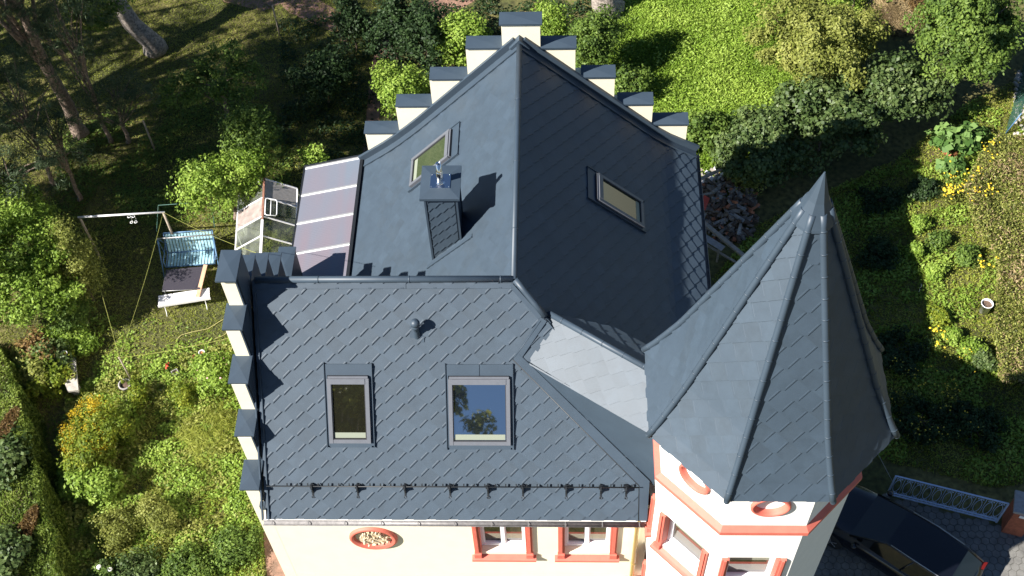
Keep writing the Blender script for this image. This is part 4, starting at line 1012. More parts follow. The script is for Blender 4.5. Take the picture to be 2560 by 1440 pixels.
# ---- potted plants round the stone table
c = at(172, 935, .55); t = thing('stone_table', (c.x, c.y, 0), 'pale stone slab table among the potted plants by the hedge', 'table')
p = [at(168, 893, .55), at(188, 893, .55), at(196, 975, .55), at(170, 978, .55), at(138, 905, .55)]
mb = MB(); mb.prism(p, (0, 0, -.07)); mb.build('slab', 'stone', t)
mb = MB(); 
for q in (at(165, 910, .5), at(182, 960, .5)): mb.box((q.x-.1, q.y-.1, 0), (q.x+.1, q.y+.1, .48))
mb.build('pillar', 'stone', t)
def pot(px, py, z, r, h, label, m, fill='soil', plantm=None, n=10, leaf=.08, seed=1, sc=1.0, name='flower_pot', cat='pot'):
    c = Vector(P3(px, py, z)); t = thing(name, c, label, cat)
    mb = MB(); mb.lathe(c, [(0, 0), (r*.7, 0), (r, h), (r*1.08, h), (r*1.08, h+.02), (r*.9, h+.02), (r*.85, h-.04)], 18); mb.build('pot', m, t)
    mb = MB(); mb.lathe(c, [(r*.86, h-.035), (0, h-.02)], 14); mb.build('soil', fill, t)
    if plantm:
        me, _ = crown_mesh('foliage', (c.x, c.y, c.z+h+.1*sc), (r*1.3*sc, r*1.3*sc, .16*sc), n, 60, .10*sc, leaf, seed, down=-.2); link_mesh('foliage', me, plantm, t)
    return t
pot(163, 889, .55, .10, .12, 'white bowl with orange filling on the stone table', 'whitepl', 'terracotta')
pot(185, 943, .55, .07, .12, 'small yellow-green pot on the lower end of the stone table', 'line')
pot(182, 978, 0, .12, .2, 'white pot on the ground at the end of the stone table', 'whitepl')
for i, (x, y, m, lab) in enumerate([(105, 905, 'f_brownleaf', 'potted plant with russet leaves, furthest back left of the stone table'), (90, 930, 'f_olive', 'potted olive-leaved plant at the hedge side of the group'), (118, 940, 'f_mid', 'potted dark green plant in the middle of the group'),
                                    (145, 925, 'f_blue', 'potted grey-green plant against the stone table'), (140, 965, 'f_gold', 'potted yellow-flowering plant at the front of the group'), (105, 965, 'f_olive', 'potted reddish plant at the front left of the group')]):
    pot(x, y, 0, .17, .25, lab, 'terracotta', plantm=m, n=34, seed=100+i, sc=2.5, leaf=.12)
# concrete planter and pole
c = at(320, 975, .0); t = thing('concrete_planter', c, 'round pale concrete planter with the washing pole beside it', 'planter')
mb = MB(); mb.lathe(c, [(0, .01), (.13, .01), (.17, .30), (.20, .33), (.20, .36), (.16, .37), (.145, .30)], 24); mb.build('ring', 'conc', t)
mb = MB(); mb.lathe(c, [(.15, .29), (0, .30)], 16); mb.build('soil', 'soil', t)
me, _ = crown_mesh('foliage', (c.x-.04, c.y+.04, .42), (.08, .08, .06), 7, 40, .05, .05, 111); link_mesh('foliage', me, 'f_gold', t)
pb = at(335, 962); pole_top = Vector((pb.x, pb.y, 1.55))
mb = MB(); mb.tube([pb, pole_top], [.026, .022], 8); mb.lathe(pole_top, [(.03, -.03), (.03, .01), (0, .02)], 8)
tag(mb.build('washing_pole', 'wood'), 'slim grey washing pole standing behind the concrete planter', 'pole')
# clothes line frame
lb, rb = at(252, 648), at(452, 636)
lt, rt_ = Vector((lb.x, lb.y, 2.2)), Vector((rb.x, rb.y, 2.2))
t = thing('washing_line_stand', lb, 'wooden clothes line frame with a white crossbar over the lawn', 'clothes line')
mb = MB(); mb.tube([lb, lt], .04, 8); mb.build('post', 'wood', t)
mb = MB(); mb.tube([rb, rt_], .04, 8); mb.build('post', 'wood', t)
mb = MB(); d = (rt_-lt).normalized(); mb.tube([lt-d*.05, rt_+d*.05], .032, 8); mb.build('crossbar', 'whitewood', t)
for k in range(2):
    mb = MB(); c = lt.lerp(rt_, .58+.05*k)-Vector((0, 0, .12))
    for zz in (0, -.28): mb.tube([c+Vector((math.cos(a)*.045, math.sin(a)*.045, zz)) for a in np.linspace(0, 6.28, 11)], .01, 5, cap=False)
    mb.tube([c+Vector((.045, 0, .1)), c+Vector((.045, 0, -.28))], .004, 4); mb.build('hook_ring', 'whitepl', t)
def sagline(a, b, s, label):
    a, b = Vector(a), Vector(b); mb = MB()
    mb.tube([a.lerp(b, f)-Vector((0, 0, 4*s*f*(1-f))) for f in np.linspace(0, 1, 9)], .0045, 5); tag(mb.build('clothes_line', 'line'), label, 'line', 'yellow clothes lines')
sagline(rt_, pole_top, .15, 'yellow line from the right frame post to the washing pole')
sagline(lt, pole_top, .15, 'yellow line from the left frame post to the washing pole')
def onx(px, py, x): r = ray(px, py); return CAM+r*(x/r.x)
sagline(rt_, onx(645, 634, -6.86), .12, 'yellow line from the right frame post to the house')
sagline(pole_top, onx(640, 828, -6.86), .12, 'yellow line from the washing pole to the house')
# hose
hz = [(600, 775), (560, 797), (520, 822), (480, 830), (452, 838), (441, 850), (445, 864), (465, 868), (500, 858), (530, 850), (560, 838), (600, 800)]
mb = MB(); mb.tube([at(a, b, .04) for a, b in hz], .012, 6); tag(mb.build('garden_hose', 'hose'), 'pale yellow garden hose looped on the lawn beside the gable', 'hose')
# post in the shaded lawn
b = at(388, 378); mb = MB(); mb.tube([b, b+Vector((0, 0, 1.55))], .035, 7); tag(mb.build('wooden_post', 'wood'), 'lone slim post standing in the shaded lawn right of the pine trunk', 'post')
# thin stake at the top
b = at(700, 90); mb = MB(); mb.tube([b, b+Vector((0, 0, 1.5))], .03, 7); tag(mb.build('wooden_post', 'wood'), 'thin stake beside the gravel path at the top of the lawn', 'post')
# ---- garden swing
sc = at(487, 668); t = thing('garden_swing', (sc.x, sc.y, 0), 'pale blue slatted garden swing seat without its awning', 'garden swing')
Z = Vector((0, 0, 1)); X = Vector((math.cos(R(5)), math.sin(R(5)), 0)); Y = Vector((-X.y, X.x, 0)); Sx = lambda x, y, z: sc+X*x+Y*y+Z*z
mb = MB(); 
for i in range(15):
    x = -.70+i*.1; mb.obox(Sx(x, .0, .48), X*.037, Y*.27, Z*.012)
mb.build('seat', 'bluefab', t)
mb = MB()
for i in range(15):
    x = -.70+i*.1; mb.obox(Sx(x, .42, .80), X*.037, (Y*.42+Z*1.0).normalized()*.34, (Y*1.0-Z*.42).normalized()*.010)
mb.build('backrest', 'bluefab', t)
mb = MB(); mb.tube([Sx(-.78, .58, 1.14), Sx(.78, .58, 1.14)], .022, 8); mb.tube([Sx(-.78, -.28, .47), Sx(.78, -.28, .47)], .02, 8); mb.tube([Sx(-.78, .27, .5), Sx(.78, .27, .5)], .02, 8)
for s in (-1, 1): mb.tube([Sx(s*.78, -.28, .47), Sx(s*.78, .27, .5), Sx(s*.78, .58, 1.14)], .02, 8); mb.tube([Sx(s*.80, -.28, .47), Sx(s*.80, -.26, .75), Sx(s*.80, .42, .78)], .018, 8)
mb.build('seat_frame', 'bluemetal', t)
for s in (-1, 1):
    mb = MB(); mb.tube([Sx(s*.9, -.55, 0), Sx(s*.88, .2, 1.35), Sx(s*.9, .95, 0)], .022, 8); mb.tube([Sx(s*.88, .2, 1.33), Sx(s*.8, .1, .5)], .008, 5); mb.build('leg', 'bluemetal', t)
mb = MB(); mb.tube([Sx(-.9, .2, 1.36), Sx(.9, .2, 1.36)], .024, 8)
mb.build('top_rail', 'greymetal', t)
mb = MB(); q = [Sx(-.95, .55, 1.30), Sx(-.85, 1.25, 1.75), Sx(.85, 1.25, 1.75), Sx(.9, .55, 1.30)]
mb.tube(q, .012, 6); mb.build('awning_frame', 'greenmetal', t)
# dark glass table
p = [at(416, 674, .6), at(508, 666, .6), at(500, 722, .6), at(405, 727, .6)]
tc_ = sum(p, Vector())/4; t = thing('garden_table', (tc_.x, tc_.y, 0), 'dark glass-topped garden table between the blue swing and the white bench', 'table')
mb = MB(); mb.prism(p, (0, 0, -.012)); mb.build('tabletop', 'net', t)
mb = MB(); pp = [x+Vector((0, 0, -.02)) for x in p]; mb.tube(pp+[pp[0]], .014, 6); mb.build('table_frame', 'greymetal', t)
for x in p: mb = MB(); q = tc_.lerp(x, .9); mb.tube([(q.x, q.y, .58), (x.x, x.y, 0)], .014, 6); mb.build('leg', 'greymetal', t)
# white bench
a, b = at(396, 762, .45), at(524, 742, .45); d = (b-a).normalized(); nrm = Vector((-d.y, d.x, 0)); L = (b-a).length; c = (a+b)/2
t = thing('garden_bench', (c.x, c.y, 0), 'white slatted bench with curved iron legs in front of the dark table', 'bench')
mb = MB()
for k in range(4): mb.obox(c+nrm*(.02+k*.095), d*L/2, nrm*.040, Z*.014)
mb.build('seat', 'whitewood', t)
mb = MB(); mb.obox(c+nrm*-.045+Z*-.03, d*(L/2+.02), nrm*.012, Z*.05); mb.build('front_rail', 'whitewood', t)
for s in (-.8, .78):
    q = c+d*L/2*s
    for e in (-.02, .30):
        g_ = q+nrm*e; f_ = -1 if e < 0 else 1; mb = MB(); mb.tube([g_-Z*.02, g_+nrm*f_*.0-Z*.2, g_+nrm*f_*.06-Z*.36, Vector((g_.x, g_.y, 0))+nrm*f_*.16+Z*.01], .013, 6); mb.build('leg', 'whitepl', t)
mb = MB(); mb.bar(at(514, 662, .80), at(494, 742, .50), .125, .03); tag(mb.build('wooden_plank', 'newwood'), 'fresh orange-brown plank propped on the white bench over the dark table', 'plank')
# ---- greenhouse
g0, g1 = at(652, 640, 1.95), at(661, 448, 1.95); t = thing('greenhouse', (g0.x, g0.y, 0), 'old glass greenhouse with white and rusty glazing bars beside the canopy', 'greenhouse')
yd = (g1-g0).normalized(); xd = Vector((yd.y, -yd.x, 0)); LGH = (g1-g0).length; HW, EZ, RZg = .95, 1.35, 1.95
G = lambda x, y, z: Vector((g0.x, g0.y, 0))+xd*x+yd*y+Z*z
npn = 4; st = LGH/npn
for s in (-1, 1):
    for k in range(npn):
        y0_, y1_ = k*st+.02, (k+1)*st-.02
        mb = MB(); q = [G(s*.03, y0_, RZg-.01), G(s*HW, y0_, EZ), G(s*HW, y1_, EZ), G(s*.03, y1_, RZg-.01)]
        mb.prism(q, (0, 0, .006))
        op = (s == -1 and k == 2); dk = (s == 1 and k == 3)
        o = mb.build('pane', 'whitewood' if False else (M['board'] if op else ('net' if False else ('conc' if dk else 'ghglass'))), t)
        if op: o['label'] = 'boarded pinkish-grey roof pane'
    mb = MB()
    for k in range(npn+1): mb.bar(G(s*.03, k*st, RZg+.005), G(s*HW, k*st, EZ+.015), .04, .03)
    mb.build('glazing_bar', 'whitewood', t)
    mb = MB(); mb.bar(G(s*HW, 0, EZ-.01), G(s*HW, LGH, EZ-.01), .04, .05)
    for k in range(npn+1): mb.bar(G(s*HW, k*st, .1), G(s*HW, k*st, EZ-.03), .03, .03, (1, 0, 0))
    mb.build('eave_rail', 'whitewood', t)
    mb = MB(); mb.prism([G(s*HW, 0, .1), G(s*HW, LGH, .1), G(s*HW, LGH, EZ-.03), G(s*HW, 0, EZ-.03)], xd*.005); mb.build('side_pane', 'ghglass', t)
    mb = MB(); mb.box((0, 0, 0), (0, 0, 0)) if False else mb.bar(G(s*HW, 0, .05), G(s*HW, LGH, .05), .08, .1); mb.build('plinth', 'conc', t)
mb = MB(); mb.bar(G(0, -.02, RZg+.03), G(0, LGH*.45, RZg+.03), .075, .04); mb.build('ridge_bar', 'whitewood', t)
mb = MB(); mb.bar(G(0, LGH*.45, RZg+.032), G(0, LGH+.02, RZg+.032), .06, .04); o = mb.build('ridge_bar', 'rust', t); o['label'] = 'rusty end of the ridge bar'
mb = MB(); mb.prism([G(-HW, LGH, .1), G(HW, LGH, .1), G(HW, LGH, EZ), G(0, LGH, RZg), G(-HW, LGH, EZ)], yd*.005); mb.build('gable_pane', 'ghglass', t)
# open roof vent
q = lambda x, y, h=.03: G(x, y, RZg-(RZg-EZ)*x/HW+h)
mb = MB(); y0_, y1_ = 2.08*st, 2.92*st; fr_ = [q(.08, y0_, .10), q(.12, y0_-.02, .10), q(.38, y0_, .16), q(.42, y0_+.06, .16), q(.42, y1_-.06, .16), q(.38, y1_, .16), q(.12, y1_, .10), q(.08, y1_-.05, .10), q(.08, y0_+.04, .10), q(.08, y0_, .10)]
mb.tube(fr_, .02, 6); mb.tube([q(.24, y0_, .13), q(.24, y1_, .13)], .014, 6); mb.build('roof_vent', 'whitepl', t)
me, _ = crown_mesh('x', G(.35, LGH*.5, .5), (.55, LGH*.42, .45), 45, 60, .22, .10, 131, down=-.1)
t2 = thing('greenhouse_plants', G(.2, LGH*.5, 0), 'green plants growing under the greenhouse glass', 'plants'); link_mesh('foliage', me, 'f_olive', t2)
mb = MB()
for f in (.2, .4, .6, .8): mb.tube([G(.3, LGH*f, 0), G(.35, LGH*f, .6)], .008, 5)
mb.build('stem', 'twig', t2)
# ---- pots by the gable
pot(508, 890, 0, .09, .2, 'white flower pot next to the flowering shrub', 'whitepl', 'terracotta')
pot(490, 898, 0, .07, .15, 'small terracotta pot left of the white pot', 'terracotta')
c = at(441, 938); t = thing('square_planter', c, 'small square grey planter tilted on the lawn by the red geranium', 'planter')
mb = MB(); ax = Vector((math.cos(.6), math.sin(.6), 0)); ay = Vector((-ax.y, ax.x, 0))
for sx, sy in ((1, 0), (-1, 0), (0, 1), (0, -1)): mb.obox(c+ax*sx*.09+ay*sy*.09+Z*.09, ax*(.01 if sx else .10), ay*(.01 if sy else .08), Z*.09)
mb.build('box', 'conc', t); mb = MB(); mb.obox(c+Z*.07, ax*.08, ay*.08, Z*.05); mb.build('soil', 'soil', t)
c = at(425, 925); t = thing('geranium', c, 'red flowering geranium beside the small square planter', 'flower')
me, _ = crown_mesh('foliage', (c.x, c.y, .15), (.12, .12, .12), 10, 50, .07, .06, 133); link_mesh('foliage', me, 'f_mid', t); flowers(t, 'flower', surf_pts((c.x, c.y, .2), (.10, .10, .12), 8, 9, .2), .03, 'redfl')
mb = MB(); mb.tube([(c.x, c.y, 0), (c.x, c.y, .2)], .008, 5); mb.build('stem', 'twig', t)
b = at(406, 978); mb = MB(); mb.lathe(b, [(0, .10), (.05, .09), (.085, .05), (.09, 0)], 9); o = tag(mb.build('field_stone', 'stone'), 'small purple-grey stone lying in the weeds', 'stone')

# ================================================================== RIGHT SIDE
# rubble heap
rs = random.Random(17); c = at(1812, 520)
mats = [mat('rubble_stone', (.19, .155, .125), .9, noise=.4, nscale=5), 'terracotta', mat('rubble_mortar', (.28, .25, .22), .9, noise=.4, nscale=6), 'soil', 'whitewood']
mb = MB()
for i in range(520):
    a = rs.uniform(0, 6.28); r_ = math.sqrt(rs.random()); x, y = c.x+1.05*r_*math.cos(a), c.y+1.5*r_*math.sin(a); z = .55*(1-r_*r_)+rs.uniform(0, .12)
    s = rs.choice([.04, .06, .09, .12]); ax = Vector((rs.uniform(-1, 1), rs.uniform(-1, 1), rs.uniform(-.4, .4))).normalized(); ay = ax.cross(Vector((rs.uniform(-.5, .5), rs.uniform(-.5, .5), 1))).normalized(); az = ax.cross(ay)
    el = rs.choice([1, 1.3, 2, 4]) ; mb.obox((x, y, z), ax*s*.6*el, ay*s*.5, az*s*.3, mi=rs.choice([0, 0, 0, 0, 1, 2, 2, 3, 3, 3]) if y < c.y+.9 else rs.choice([1, 2, 2, 4]))  # far end draws paler pieces, its sunlit tone put into the colours
tag(mb.build('rubble_heap', mats, fix=False), 'heap of broken tiles, bricks and boards beside the right eave', 'rubble')
def beam(a, b, w, h, m, label, name='wooden_beam', cat='beam'):
    mb = MB(); mb.bar(Vector(a), Vector(b), w, h); return tag(mb.build(name, m), label, cat)
beam(at(1735, 455, 1.0), at(1832, 410, .9), .11, .05, 'wood', 'long weathered beam reaching over the meadow edge above the rubble')
beam(at(1735, 492, .7), at(1798, 479, .55), .09, .04, 'wood', 'short pale beam lying at the top of the rubble')
beam(at(1745, 545, .9), at(1862, 642, .9), .13, .08, 'wood', 'thick beam sloping towards the tower below the rubble')
beam(at(1745, 600, .5), at(1850, 662, .3), .07, .05, 'wood', 'thin beam under the grey board beside the tower')
mb = MB(); a, b = at(1745, 582, .8), at(1808, 622, .8); mb.bar(a, b, .22, .03); t = thing('trestle_board', (b.x, b.y, 0), 'grey board on a short leg next to the thick beam', 'board'); mb.build('board', 'conc', t)
mb = MB(); q = b.lerp(a, .15); mb.bar((q.x, q.y, 0), (q.x, q.y, .78), .06, .06, (1, 0, 0)); mb.build('leg', 'wood', t)
beam(at(1740, 430, .4), at(1756, 424, .4), .10, .05, 'wood', 'stub of board poking out under the right gutter', 'board_stub', 'board')
q = [at(1752, 512, .75), at(1760, 488, .72), at(1774, 497, .62), at(1764, 525, .55), at(1752, 530, .6)]
mb = MB(); mb.prism(q, (0, 0, .03)); tag(mb.build('red_tile_sheet', 'rustred'), 'bright red plastic sheet on the rubble heap', 'sheet')
# bucket
c = at(2457, 782); t = thing('bucket', c, 'white plastic bucket with brown contents in the vegetable garden', 'bucket')
mb = MB(); mb.lathe(c, [(0, .10), (.14, .10), (.175, .50), (.185, .50), (.185, .52), (.165, .52), (.16, .44)], 24); mb.build('shell', 'whitepl', t)
mb = MB(); mb.lathe(c, [(.161, .44), (0, .43)], 18); mb.build('contents', 'soil', t)
mb = MB(); mb.tube([c+Vector((.165*math.cos(a), -.05+.165*math.sin(a)*.3, .50-.1*abs(math.sin(a)))) for a in np.linspace(math.pi, 2*math.pi, 9)], .004, 5); mb.build('handle', 'greymetal', t)
# spiral stakes
for i, (x, y, h, lab) in enumerate([(2282, 640, 1.1, 'spiral plant stake at the upper edge of the house shadow'), (2316, 752, .9, 'taller spiral plant stake nearer the bucket'), (2293, 735, .5, 'short spiral plant stake left of the taller one')]):
    b = at(x, y); mb = MB(); mb.tube([b+Vector((.03*math.cos(q*14), .03*math.sin(q*14), h*q)) for q in np.linspace(0, 1, 40)], .007, 5); tag(mb.build('spiral_stake', 'steel'), lab, 'stake', 'spiral plant stakes')
# plants in the garden
def leafy(px, py, z, rad, label, m, seed, **kw): return bush(px, py, z, rad, label, m, seed, name=kw.pop('name', 'garden_plant'), cat=kw.pop('cat', 'plant'), **kw)
t = leafy(2395, 345, .3, (.85, .50, .30), 'rhubarb with huge pale green leaves below the green fence', 'f_rhub', 141, name='rhubarb', nclump=40, per=24, leaf=.24, aspect=.85, cr=.25, down=0)
t = leafy(2375, 418, .2, (.40, .28, .22), 'smaller rhubarb crown with red stalks beside the soil patch', 'f_rhub', 142, name='rhubarb', nclump=16, per=20, leaf=.2, aspect=.85, cr=.2, down=0)
mb = MB(); rs = random.Random(3); c = at(2365, 388, .1)
for k in range(16): a = rs.uniform(-.6, 2.4); mb.tube([c, c+Vector((math.cos(a)*.35, math.sin(a)*.3, .12))], .012, 5)
mb.build('stalk', 'terracotta', t)
sheet('soil_patch', px_poly([(2322, 375), (2350, 375), (2375, 420), (2350, 430), (2320, 405)]), .012, 'soil')
i = 0
for (x, y, rx, ry, m, lab) in [(2345, 600, .35, .30, 'f_mid', 'small bushy potato plant at the upper shadow edge'), (2340, 680, .33, .30, 'f_bright', 'pale bushy plant above the taller spiral stake'), (2290, 625, .2, .25, 'f_bright', 'leafy plant climbing the upper spiral stake'),
        (2345, 790, .3, .35, 'f_gold', 'yellow-leaved plant at the shadow edge left of the bucket'), (2380, 840, .25, .22, 'f_bright', 'round green plant below the yellow-leaved one'), (2432, 875, .4, .35, 'f_bright', 'lush weeds in front of the bucket'),
        (2460, 900, .4, .4, 'f_blue', 'tall green weeds near the lower shadow edge'), (2310, 470, .5, .4, 'f_shade', 'dark leafy plant at the left edge of the flower bed'), (2420, 640, .5, .5, 'f_mid', 'leafy weeds between the orange blooms and the dry vines'),
        (2300, 560, .3, .3, 'f_bright', 'bright weed tuft beside the flower bed'), (2200, 500, .7, .5, 'f_shade', 'dark plant mass in the shadow above the spire'), (2250, 880, .8, .7, 'f_shade', 'shaded herb clump right of the spire'),
        (2300, 1050, .9, .7, 'f_shade', 'shaded shrub with tiny yellow flowers behind the gate'), (2430, 1060, .8, .7, 'f_shade', 'shaded shrub behind the brick pillar'), (2200, 640, .5, .6, 'f_shade', 'shaded plants beside the spire tip')]:
    i += 1; k_ = 1 if m == 'f_shade' else .72; leafy(x, y, .2, (rx*k_, ry*k_, .25), lab, m, 150+i, nclump=int(24+45*rx), per=80, leaf=.09, cr=.17)
def bloomset(name, label, poly, n, m, r, z, seed, cat='flowers', clusters=9):
    rr = np.random.default_rng(seed); global rng; rng = rr
    K = scatter(px_poly(poly, z), clusters); P = K[rr.integers(0, len(K), n)]+rr.normal(size=(n, 2))*.10
    c = Vector((P[:, 0].mean(), P[:, 1].mean(), 0)); t = thing(name, c, label, cat)
    flowers(t, 'bloom', [(x, y, z+rr.uniform(-.08, .1)) for x, y in P], r, m)
    nn = n*10; Q = P[rr.integers(0, n, nn)]+rr.normal(size=(nn, 2))*.12; X = np.column_stack([Q, rr.random(nn)*z*.95])
    link_mesh('foliage', leaf_mesh('foliage', X, rr.normal(size=(nn, 3))+[0, 0, .5], .08, rr.random(nn), .4), 'f_olive', t)
bloomset('yellow_flowers', 'cluster of bright yellow flowers below the rhubarb', [(2380, 415), (2440, 420), (2500, 450), (2490, 500), (2370, 495)], 75, 'yellowfl', .033, .6, 5, clusters=16)
bloomset('yellow_flowers', 'few orange-yellow blooms beside the soil patch', [(2355, 455), (2378, 450), (2380, 485), (2358, 490)], 28, 'yellowfl', .04, .5, 6, clusters=4)
bloomset('yellow_flowers', 'small yellow blooms up against the dry vines above the bucket', [(2430, 640), (2500, 600), (2510, 680), (2440, 690)], 14, 'yellowfl', .04, .5, 7, clusters=4)
bloomset('yellow_flowers', 'small yellow blooms at the lower shadow edge left of the bucket', [(2335, 820), (2365, 820), (2370, 870), (2340, 870)], 16, 'yellowfl', .04, .45, 8, clusters=4)
bloomset('yellow_flowers', 'scattered pale yellow blooms in the shaded bed behind the gate', [(2220, 900), (2420, 880), (2460, 1080), (2250, 1090)], 80, 'yellowfl', .022, .65, 9, clusters=40)
bloomset('yellow_flowers', 'sparse yellow blooms rising beside the rhubarb leaves', [(2470, 340), (2510, 350), (2480, 410), (2450, 400)], 20, 'yellowfl', .035, .6, 10, clusters=5)
# dry vine wall
vine = [(2500, 330), (2560, 330), (2640, 380), (2640, 960), (2500, 950), (2488, 800), (2495, 640), (2440, 560), (2410, 470), (2450, 380)]
vp = px_poly(vine, .5); c = at(2540, 650); t = thing('vine_wall', c, 'garden wall overgrown with green and straw-coloured vines along the right edge', 'overgrown wall')
rng = np.random.default_rng(33); P = scatter(vp, 42000); q = vnoise(P, 1.6, 12); X = np.column_stack([P, .25+.55*q*rng.random(len(P))+.12*rng.random(len(P))])
sel = rng.random(len(P)) < np.clip(.20+1.0*(q-.35)+.25*(P[:, 0]-P[:, 0].mean())/1.0, .1, .9)
link_mesh('dry_vines', leaf_mesh('a', X[sel], rng.normal(size=(sel.sum(), 3))*.7+[0, 0, .8], .13, .2+.5*rng.random(sel.sum())+.3*q[sel], .22), 'f_dry', t)
link_mesh('green_leaves', leaf_mesh('b', X[~sel], rng.normal(size=((~sel).sum(), 3))*.7+[0, 0, .8], .09, rng.random((~sel).sum()), .5), 'f_olive', t)
mb = MB(); a, b = at(2570, 330), at(2590, 960); mb.bar(a+Vector((.25, 0, .3)), b+Vector((.25, 0, .3)), .4, .6); mb.build('wall_core', 'stone', t)
# stone wall right of the fence
t = thing('cobble_edge', at(2550, 330), 'pale cobbled edging along the green fence', 'stone edging')
mb = MB(); rs = random.Random(9)
for k in range(150):
    p = at(rs.uniform(2535, 2590), rs.uniform(180, 345)); s = rs.uniform(.05, .10); mb.lathe((p.x, p.y, .0), [(s, 0), (s*.9, .06), (s*.5, .10), (0, .11)], 7)
mb.build('cobbles', 'stone', t)
# green mesh fence
fa, fb = at(2513, 335), at(2572, 110); t = thing('mesh_fence', fa, 'leaning green wire mesh fence in the top right corner', 'fence')
d = (fb-fa).normalized(); L = (fb-fa).length; lean = Vector((d.y, -d.x, 0))*.22
for k in range(4): mb = MB(); p = fa+d*L*k/3; mb.tube([p, p+lean+Z*1.1], .022, 7); mb.build('post', 'bluemetal' if k == 0 else 'greenmesh', t)
mb = MB()
for k in range(int(L/.07)+1): p = fa+d*k*.07; mb.tube([p, p+lean+Z*1.05], .006, 4, cap=False)
for k in range(16): h = k/15; p = fa+lean*h+Z*1.05*h; mb.tube([p, p+d*L], .006, 4, cap=False)
mb.build('wire_mesh', 'greenmesh', t)
# ---- gate
ga, gb = at(2217, 1238), at(2490, 1306); d = (gb-ga).normalized(); L = (gb-ga).length; H = 1.18
t = thing('iron_gate', ga, 'pale blue wrought iron gate with a row of oval ornaments', 'gate')
Gp = lambda x, z: ga+d*x+Z*z
mb = MB()
for z in (.08, .20, H): mb.bar(Gp(0, z), Gp(L, z), .035, .035)
for x in (0, L): mb.bar(Gp(x, .02), Gp(x, H), .045, .045, d)
mb.build('gate_frame', 'gatem', t)
mb = MB(); nz = 24
for k in range(nz): x0_, x1_ = L*k/nz, L*(k+1)/nz; mb.bar(Gp(x0_, .09 if k % 2 else .19), Gp(x1_, .19 if k % 2 else .09), .012)
mb.build('lattice', 'gatem', t)
no = 11
for k in range(no):
    xc = L*(k+.5)/no; w_ = L/no*.34; mb = MB()
    mb.tube([Gp(xc+w_*math.cos(a), .66+.36*math.sin(a)*(1-.12*abs(math.cos(a)))) for a in np.linspace(0, 2*math.pi, 17)], .009, 5, cap=False)
    for sz, zc in ((1, 1.06), (-1, .28)):
        for sx in (-1, 1): mb.tube([Gp(xc, zc-sz*.03), Gp(xc+sx*w_*.5, zc+sz*.03), Gp(xc+sx*w_*.9, zc), Gp(xc+sx*w_*.6, zc-sz*.04)], .008, 5, cap=False)
    mb.tube([Gp(xc, .2), Gp(xc, .32)], .008, 5); mb.tube([Gp(xc, 1.02), Gp(xc, H)], .008, 5); mb.build('oval_ornament', 'gatem', t)
mb = MB()
for k in range(1, no): mb.tube([Gp(L*k/no, .2), Gp(L*k/no, H)], .007, 5)
mb.build('bars', 'gatem', t)
mb = MB(); p = ga-d*.0; mb.tube([p+Z*.8, at(2195, 1135, .9)], .006, 5); tag(mb.build('wire', 'greymetal'), 'thin wire running from the gate top towards the tower', 'wire')
# brick pillar
c = gb+d*.42; t = thing('brick_pillar', (c.x, c.y, 0), 'orange brick gate pillar with a stone cap and a white name plate', 'pillar')
def obx(mb_, c, hx, hy, z0, z1): mb_.obox(Vector((c.x, c.y, (z0+z1)/2)), d*hx, Vector((-d.y, d.x, 0))*hy, Z*(z1-z0)/2)
mb = MB()
for k in range(16): obx(mb, c, .27, .27, .0+k*.083, .072+k*.083)
mb.build('brickwork', 'brick', t); mb = MB(); obx(mb, c, .262, .262, 0, 1.33); mb.build('mortar', 'stone', t)
mb = MB(); obx(mb, c, .33, .33, 1.33, 1.42); mb.build('cap', 'conc', t)
mb = MB(); mb.obox(c-Vector((-d.y, d.x, 0))*.285+Z*1.15, d*.11, Vector((-d.y, d.x, 0))*.012, Z*.06); mb.build('name_plate', 'whitepl', t)
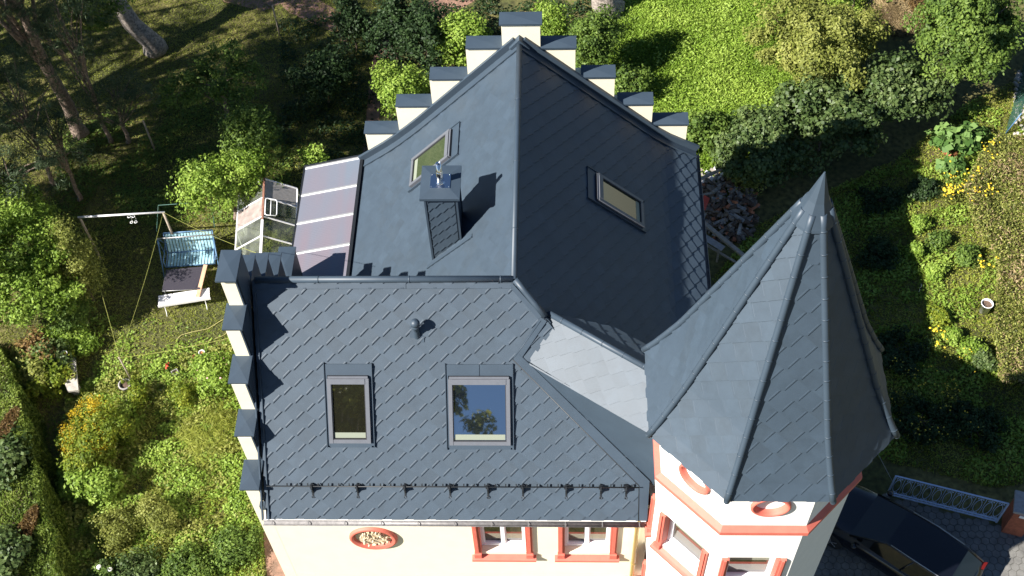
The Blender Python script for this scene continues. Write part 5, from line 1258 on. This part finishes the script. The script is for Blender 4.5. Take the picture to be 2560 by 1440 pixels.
# ---- parked car
def car(loc, ang):
    t = thing('parked_car', loc, 'black estate car parked in the shade between the tower and the iron gate', 'car'); o = Vector(loc)
    Xc = Vector((math.cos(ang), math.sin(ang), 0)); Yc = Vector((-Xc.y, Xc.x, 0)); Q = lambda x, y, z: o+Xc*x+Yc*y+Z*z
    st_ = [(-2.26, .50, .42, .62), (-2.20, .72, .30, .86), (-2.0, .84, .24, .98), (-1.5, .89, .22, 1.0), (-.8, .90, .22, .98), (0, .90, .22, .96), (.8, .90, .22, .95), (1.0, .90, .22, .93), (1.5, .88, .22, .84), (1.95, .80, .26, .74), (2.18, .62, .32, .62), (2.25, .40, .40, .54)]
    vs = []; n = 0
    for x, w_, zl, zb in st_:
        h = zb-zl; sec = [(w_*.86, zl), (w_*.98, zl+h*.3), (w_, zl+h*.6), (w_*.97, zl+h*.85), (w_*.88, zb), (w_*.5, zb+.03)]
        ring = [(y, z) for y, z in sec]+[(0, zb+.04)]+[(-y, z) for y, z in sec[::-1]]; n = len(ring)
        vs += [Q(x, y, z) for y, z in ring]
    k = len(st_); fs = [(i*n+j, (i+1)*n+j, (i+1)*n+j+1, i*n+j+1) for i in range(k-1) for j in range(n-1)]
    fs += [(i*n+n-1, (i+1)*n+n-1, (i+1)*n, i*n) for i in range(k-1)]+[tuple(range(n)), tuple(range((k-1)*n, k*n))[::-1]]
    mb = MB(); mb.add(vs, fs, True); mb.build('body', 'carpaint', t)
    A = {'rb': (-2.08, .72, .99), 'rt': (-1.62, .58, 1.40), 'm1': (-.7, .62, 1.45), 'm2': (.1, .60, 1.43), 'fb': (1.02, .76, .97), 'bm': (-.5, .82, .99)}
    S = lambda key, s: Q(A[key][0], s*A[key][1], A[key][2])
    mb = MB()
    mb.add([S('rb', 1), S('rb', -1), S('rt', -1), S('rt', 1)], [(0, 1, 2, 3)]); o1 = mb.build('rear_window', 'carglass', t)
    mb = MB(); mb.add([S('fb', 1), S('fb', -1), S('m2', -1), S('m2', 1)], [(0, 1, 2, 3)]); mb.build('windscreen', 'carglass', t)
    for s in (-1, 1):
        mb = MB(); mb.add([S('rb', s), S('bm', s), S('m1', s), S('rt', s)], [(0, 1, 2, 3)]); mb.add([S('bm', s), S('fb', s), S('m2', s), S('m1', s)], [(0, 1, 2, 3)]); mb.build('side_window', 'carglass', t)
        mb = MB(); r0 = [S('rb', s), S('rt', s), S('m1', s), S('m2', s), S('fb', s)]; mb.tube(r0, .035, 6); mb.tube([S('m1', s), S('bm', s)], .03, 5); mb.build('window_pillar', 'carpaint', t)
        mb = MB(); mb.tube([Q(-1.5, s*.60, 1.46), Q(-.7, s*.62, 1.50), Q(.0, s*.60, 1.48)], .014, 6); mb.build('roof_rail', 'greymetal', t)
        mb = MB(); mb.lathe(Q(.78, s*.98, .99), [(0, -.07), (.07, -.05), (.09, 0), (.07, .05), (0, .07)], 10); mb.build('mirror', 'carpaint', t)
        mb = MB(); mb.obox(Q(-2.14, s*.68, .84), Xc*.06+Yc*s*-.03, Yc*.12, Z*.07); mb.build('tail_light', 'lamp_red', t)
        mb = MB(); mb.obox(Q(2.02, s*.60, .66), Xc*.10-Yc*s*.06, Yc*.14, Z*.06); mb.build('headlight', 'carglass', t)
        for x in (-1.38, 1.38):
            mb = MB(); c = Q(x, s*.80, .32); vs = []
            for rr, yy in ((.0, .11), (.19, .11), (.21, .09), (.31, .10), (.33, .06), (.33, -.10), (.0, -.10)):
                for j in range(20): a = j*math.pi/10; vs.append(c+Xc*rr*math.cos(a)+Z*rr*math.sin(a)+Yc*s*yy)
            mb.add(vs, [(i*20+j, i*20+(j+1) % 20, (i+1)*20+(j+1) % 20, (i+1)*20+j) for i in range(6) for j in range(20)], True); w_ = mb.build('wheel', 'rubber', t)
            mb = MB(); 
            for j in range(5): a = j*1.2566; mb.bar(c+Yc*s*.112, c+Yc*s*.112+(Xc*math.cos(a)+Z*math.sin(a))*.19, .04, .012)
            mb.build('rim', 'greymetal', w_)
    # roof skin
    vs = []; ks = [(-1.64, .56, 1.40), (-1.2, .60, 1.44), (-.7, .62, 1.465), (-.2, .61, 1.46), (.1, .58, 1.435)]
    for x, w_, z_ in ks:
        for f in (-1, -.8, -.4, 0, .4, .8, 1): vs.append(Q(x, f*w_, z_+.035*(1-f*f)))
    mb = MB(); mb.add(vs, [(i*7+j, (i+1)*7+j, (i+1)*7+j+1, i*7+j+1) for i in range(4) for j in range(6)], True); mb.build('roof', 'carpaint', t)
    mb = MB(); mb.obox(Q(-2.27, 0, .72), Xc*.008, Yc*.26, Z*.055); mb.build('number_plate', 'whitepl', t)
cdir = (at(2320, 1312, 1.45)-at(2195, 1233, 1.45)).normalized()
CARPOS = at(2243, 1345, .9); ang_ = math.atan2(-cdir.y, -cdir.x)
car((CARPOS.x, CARPOS.y, .03), ang_)
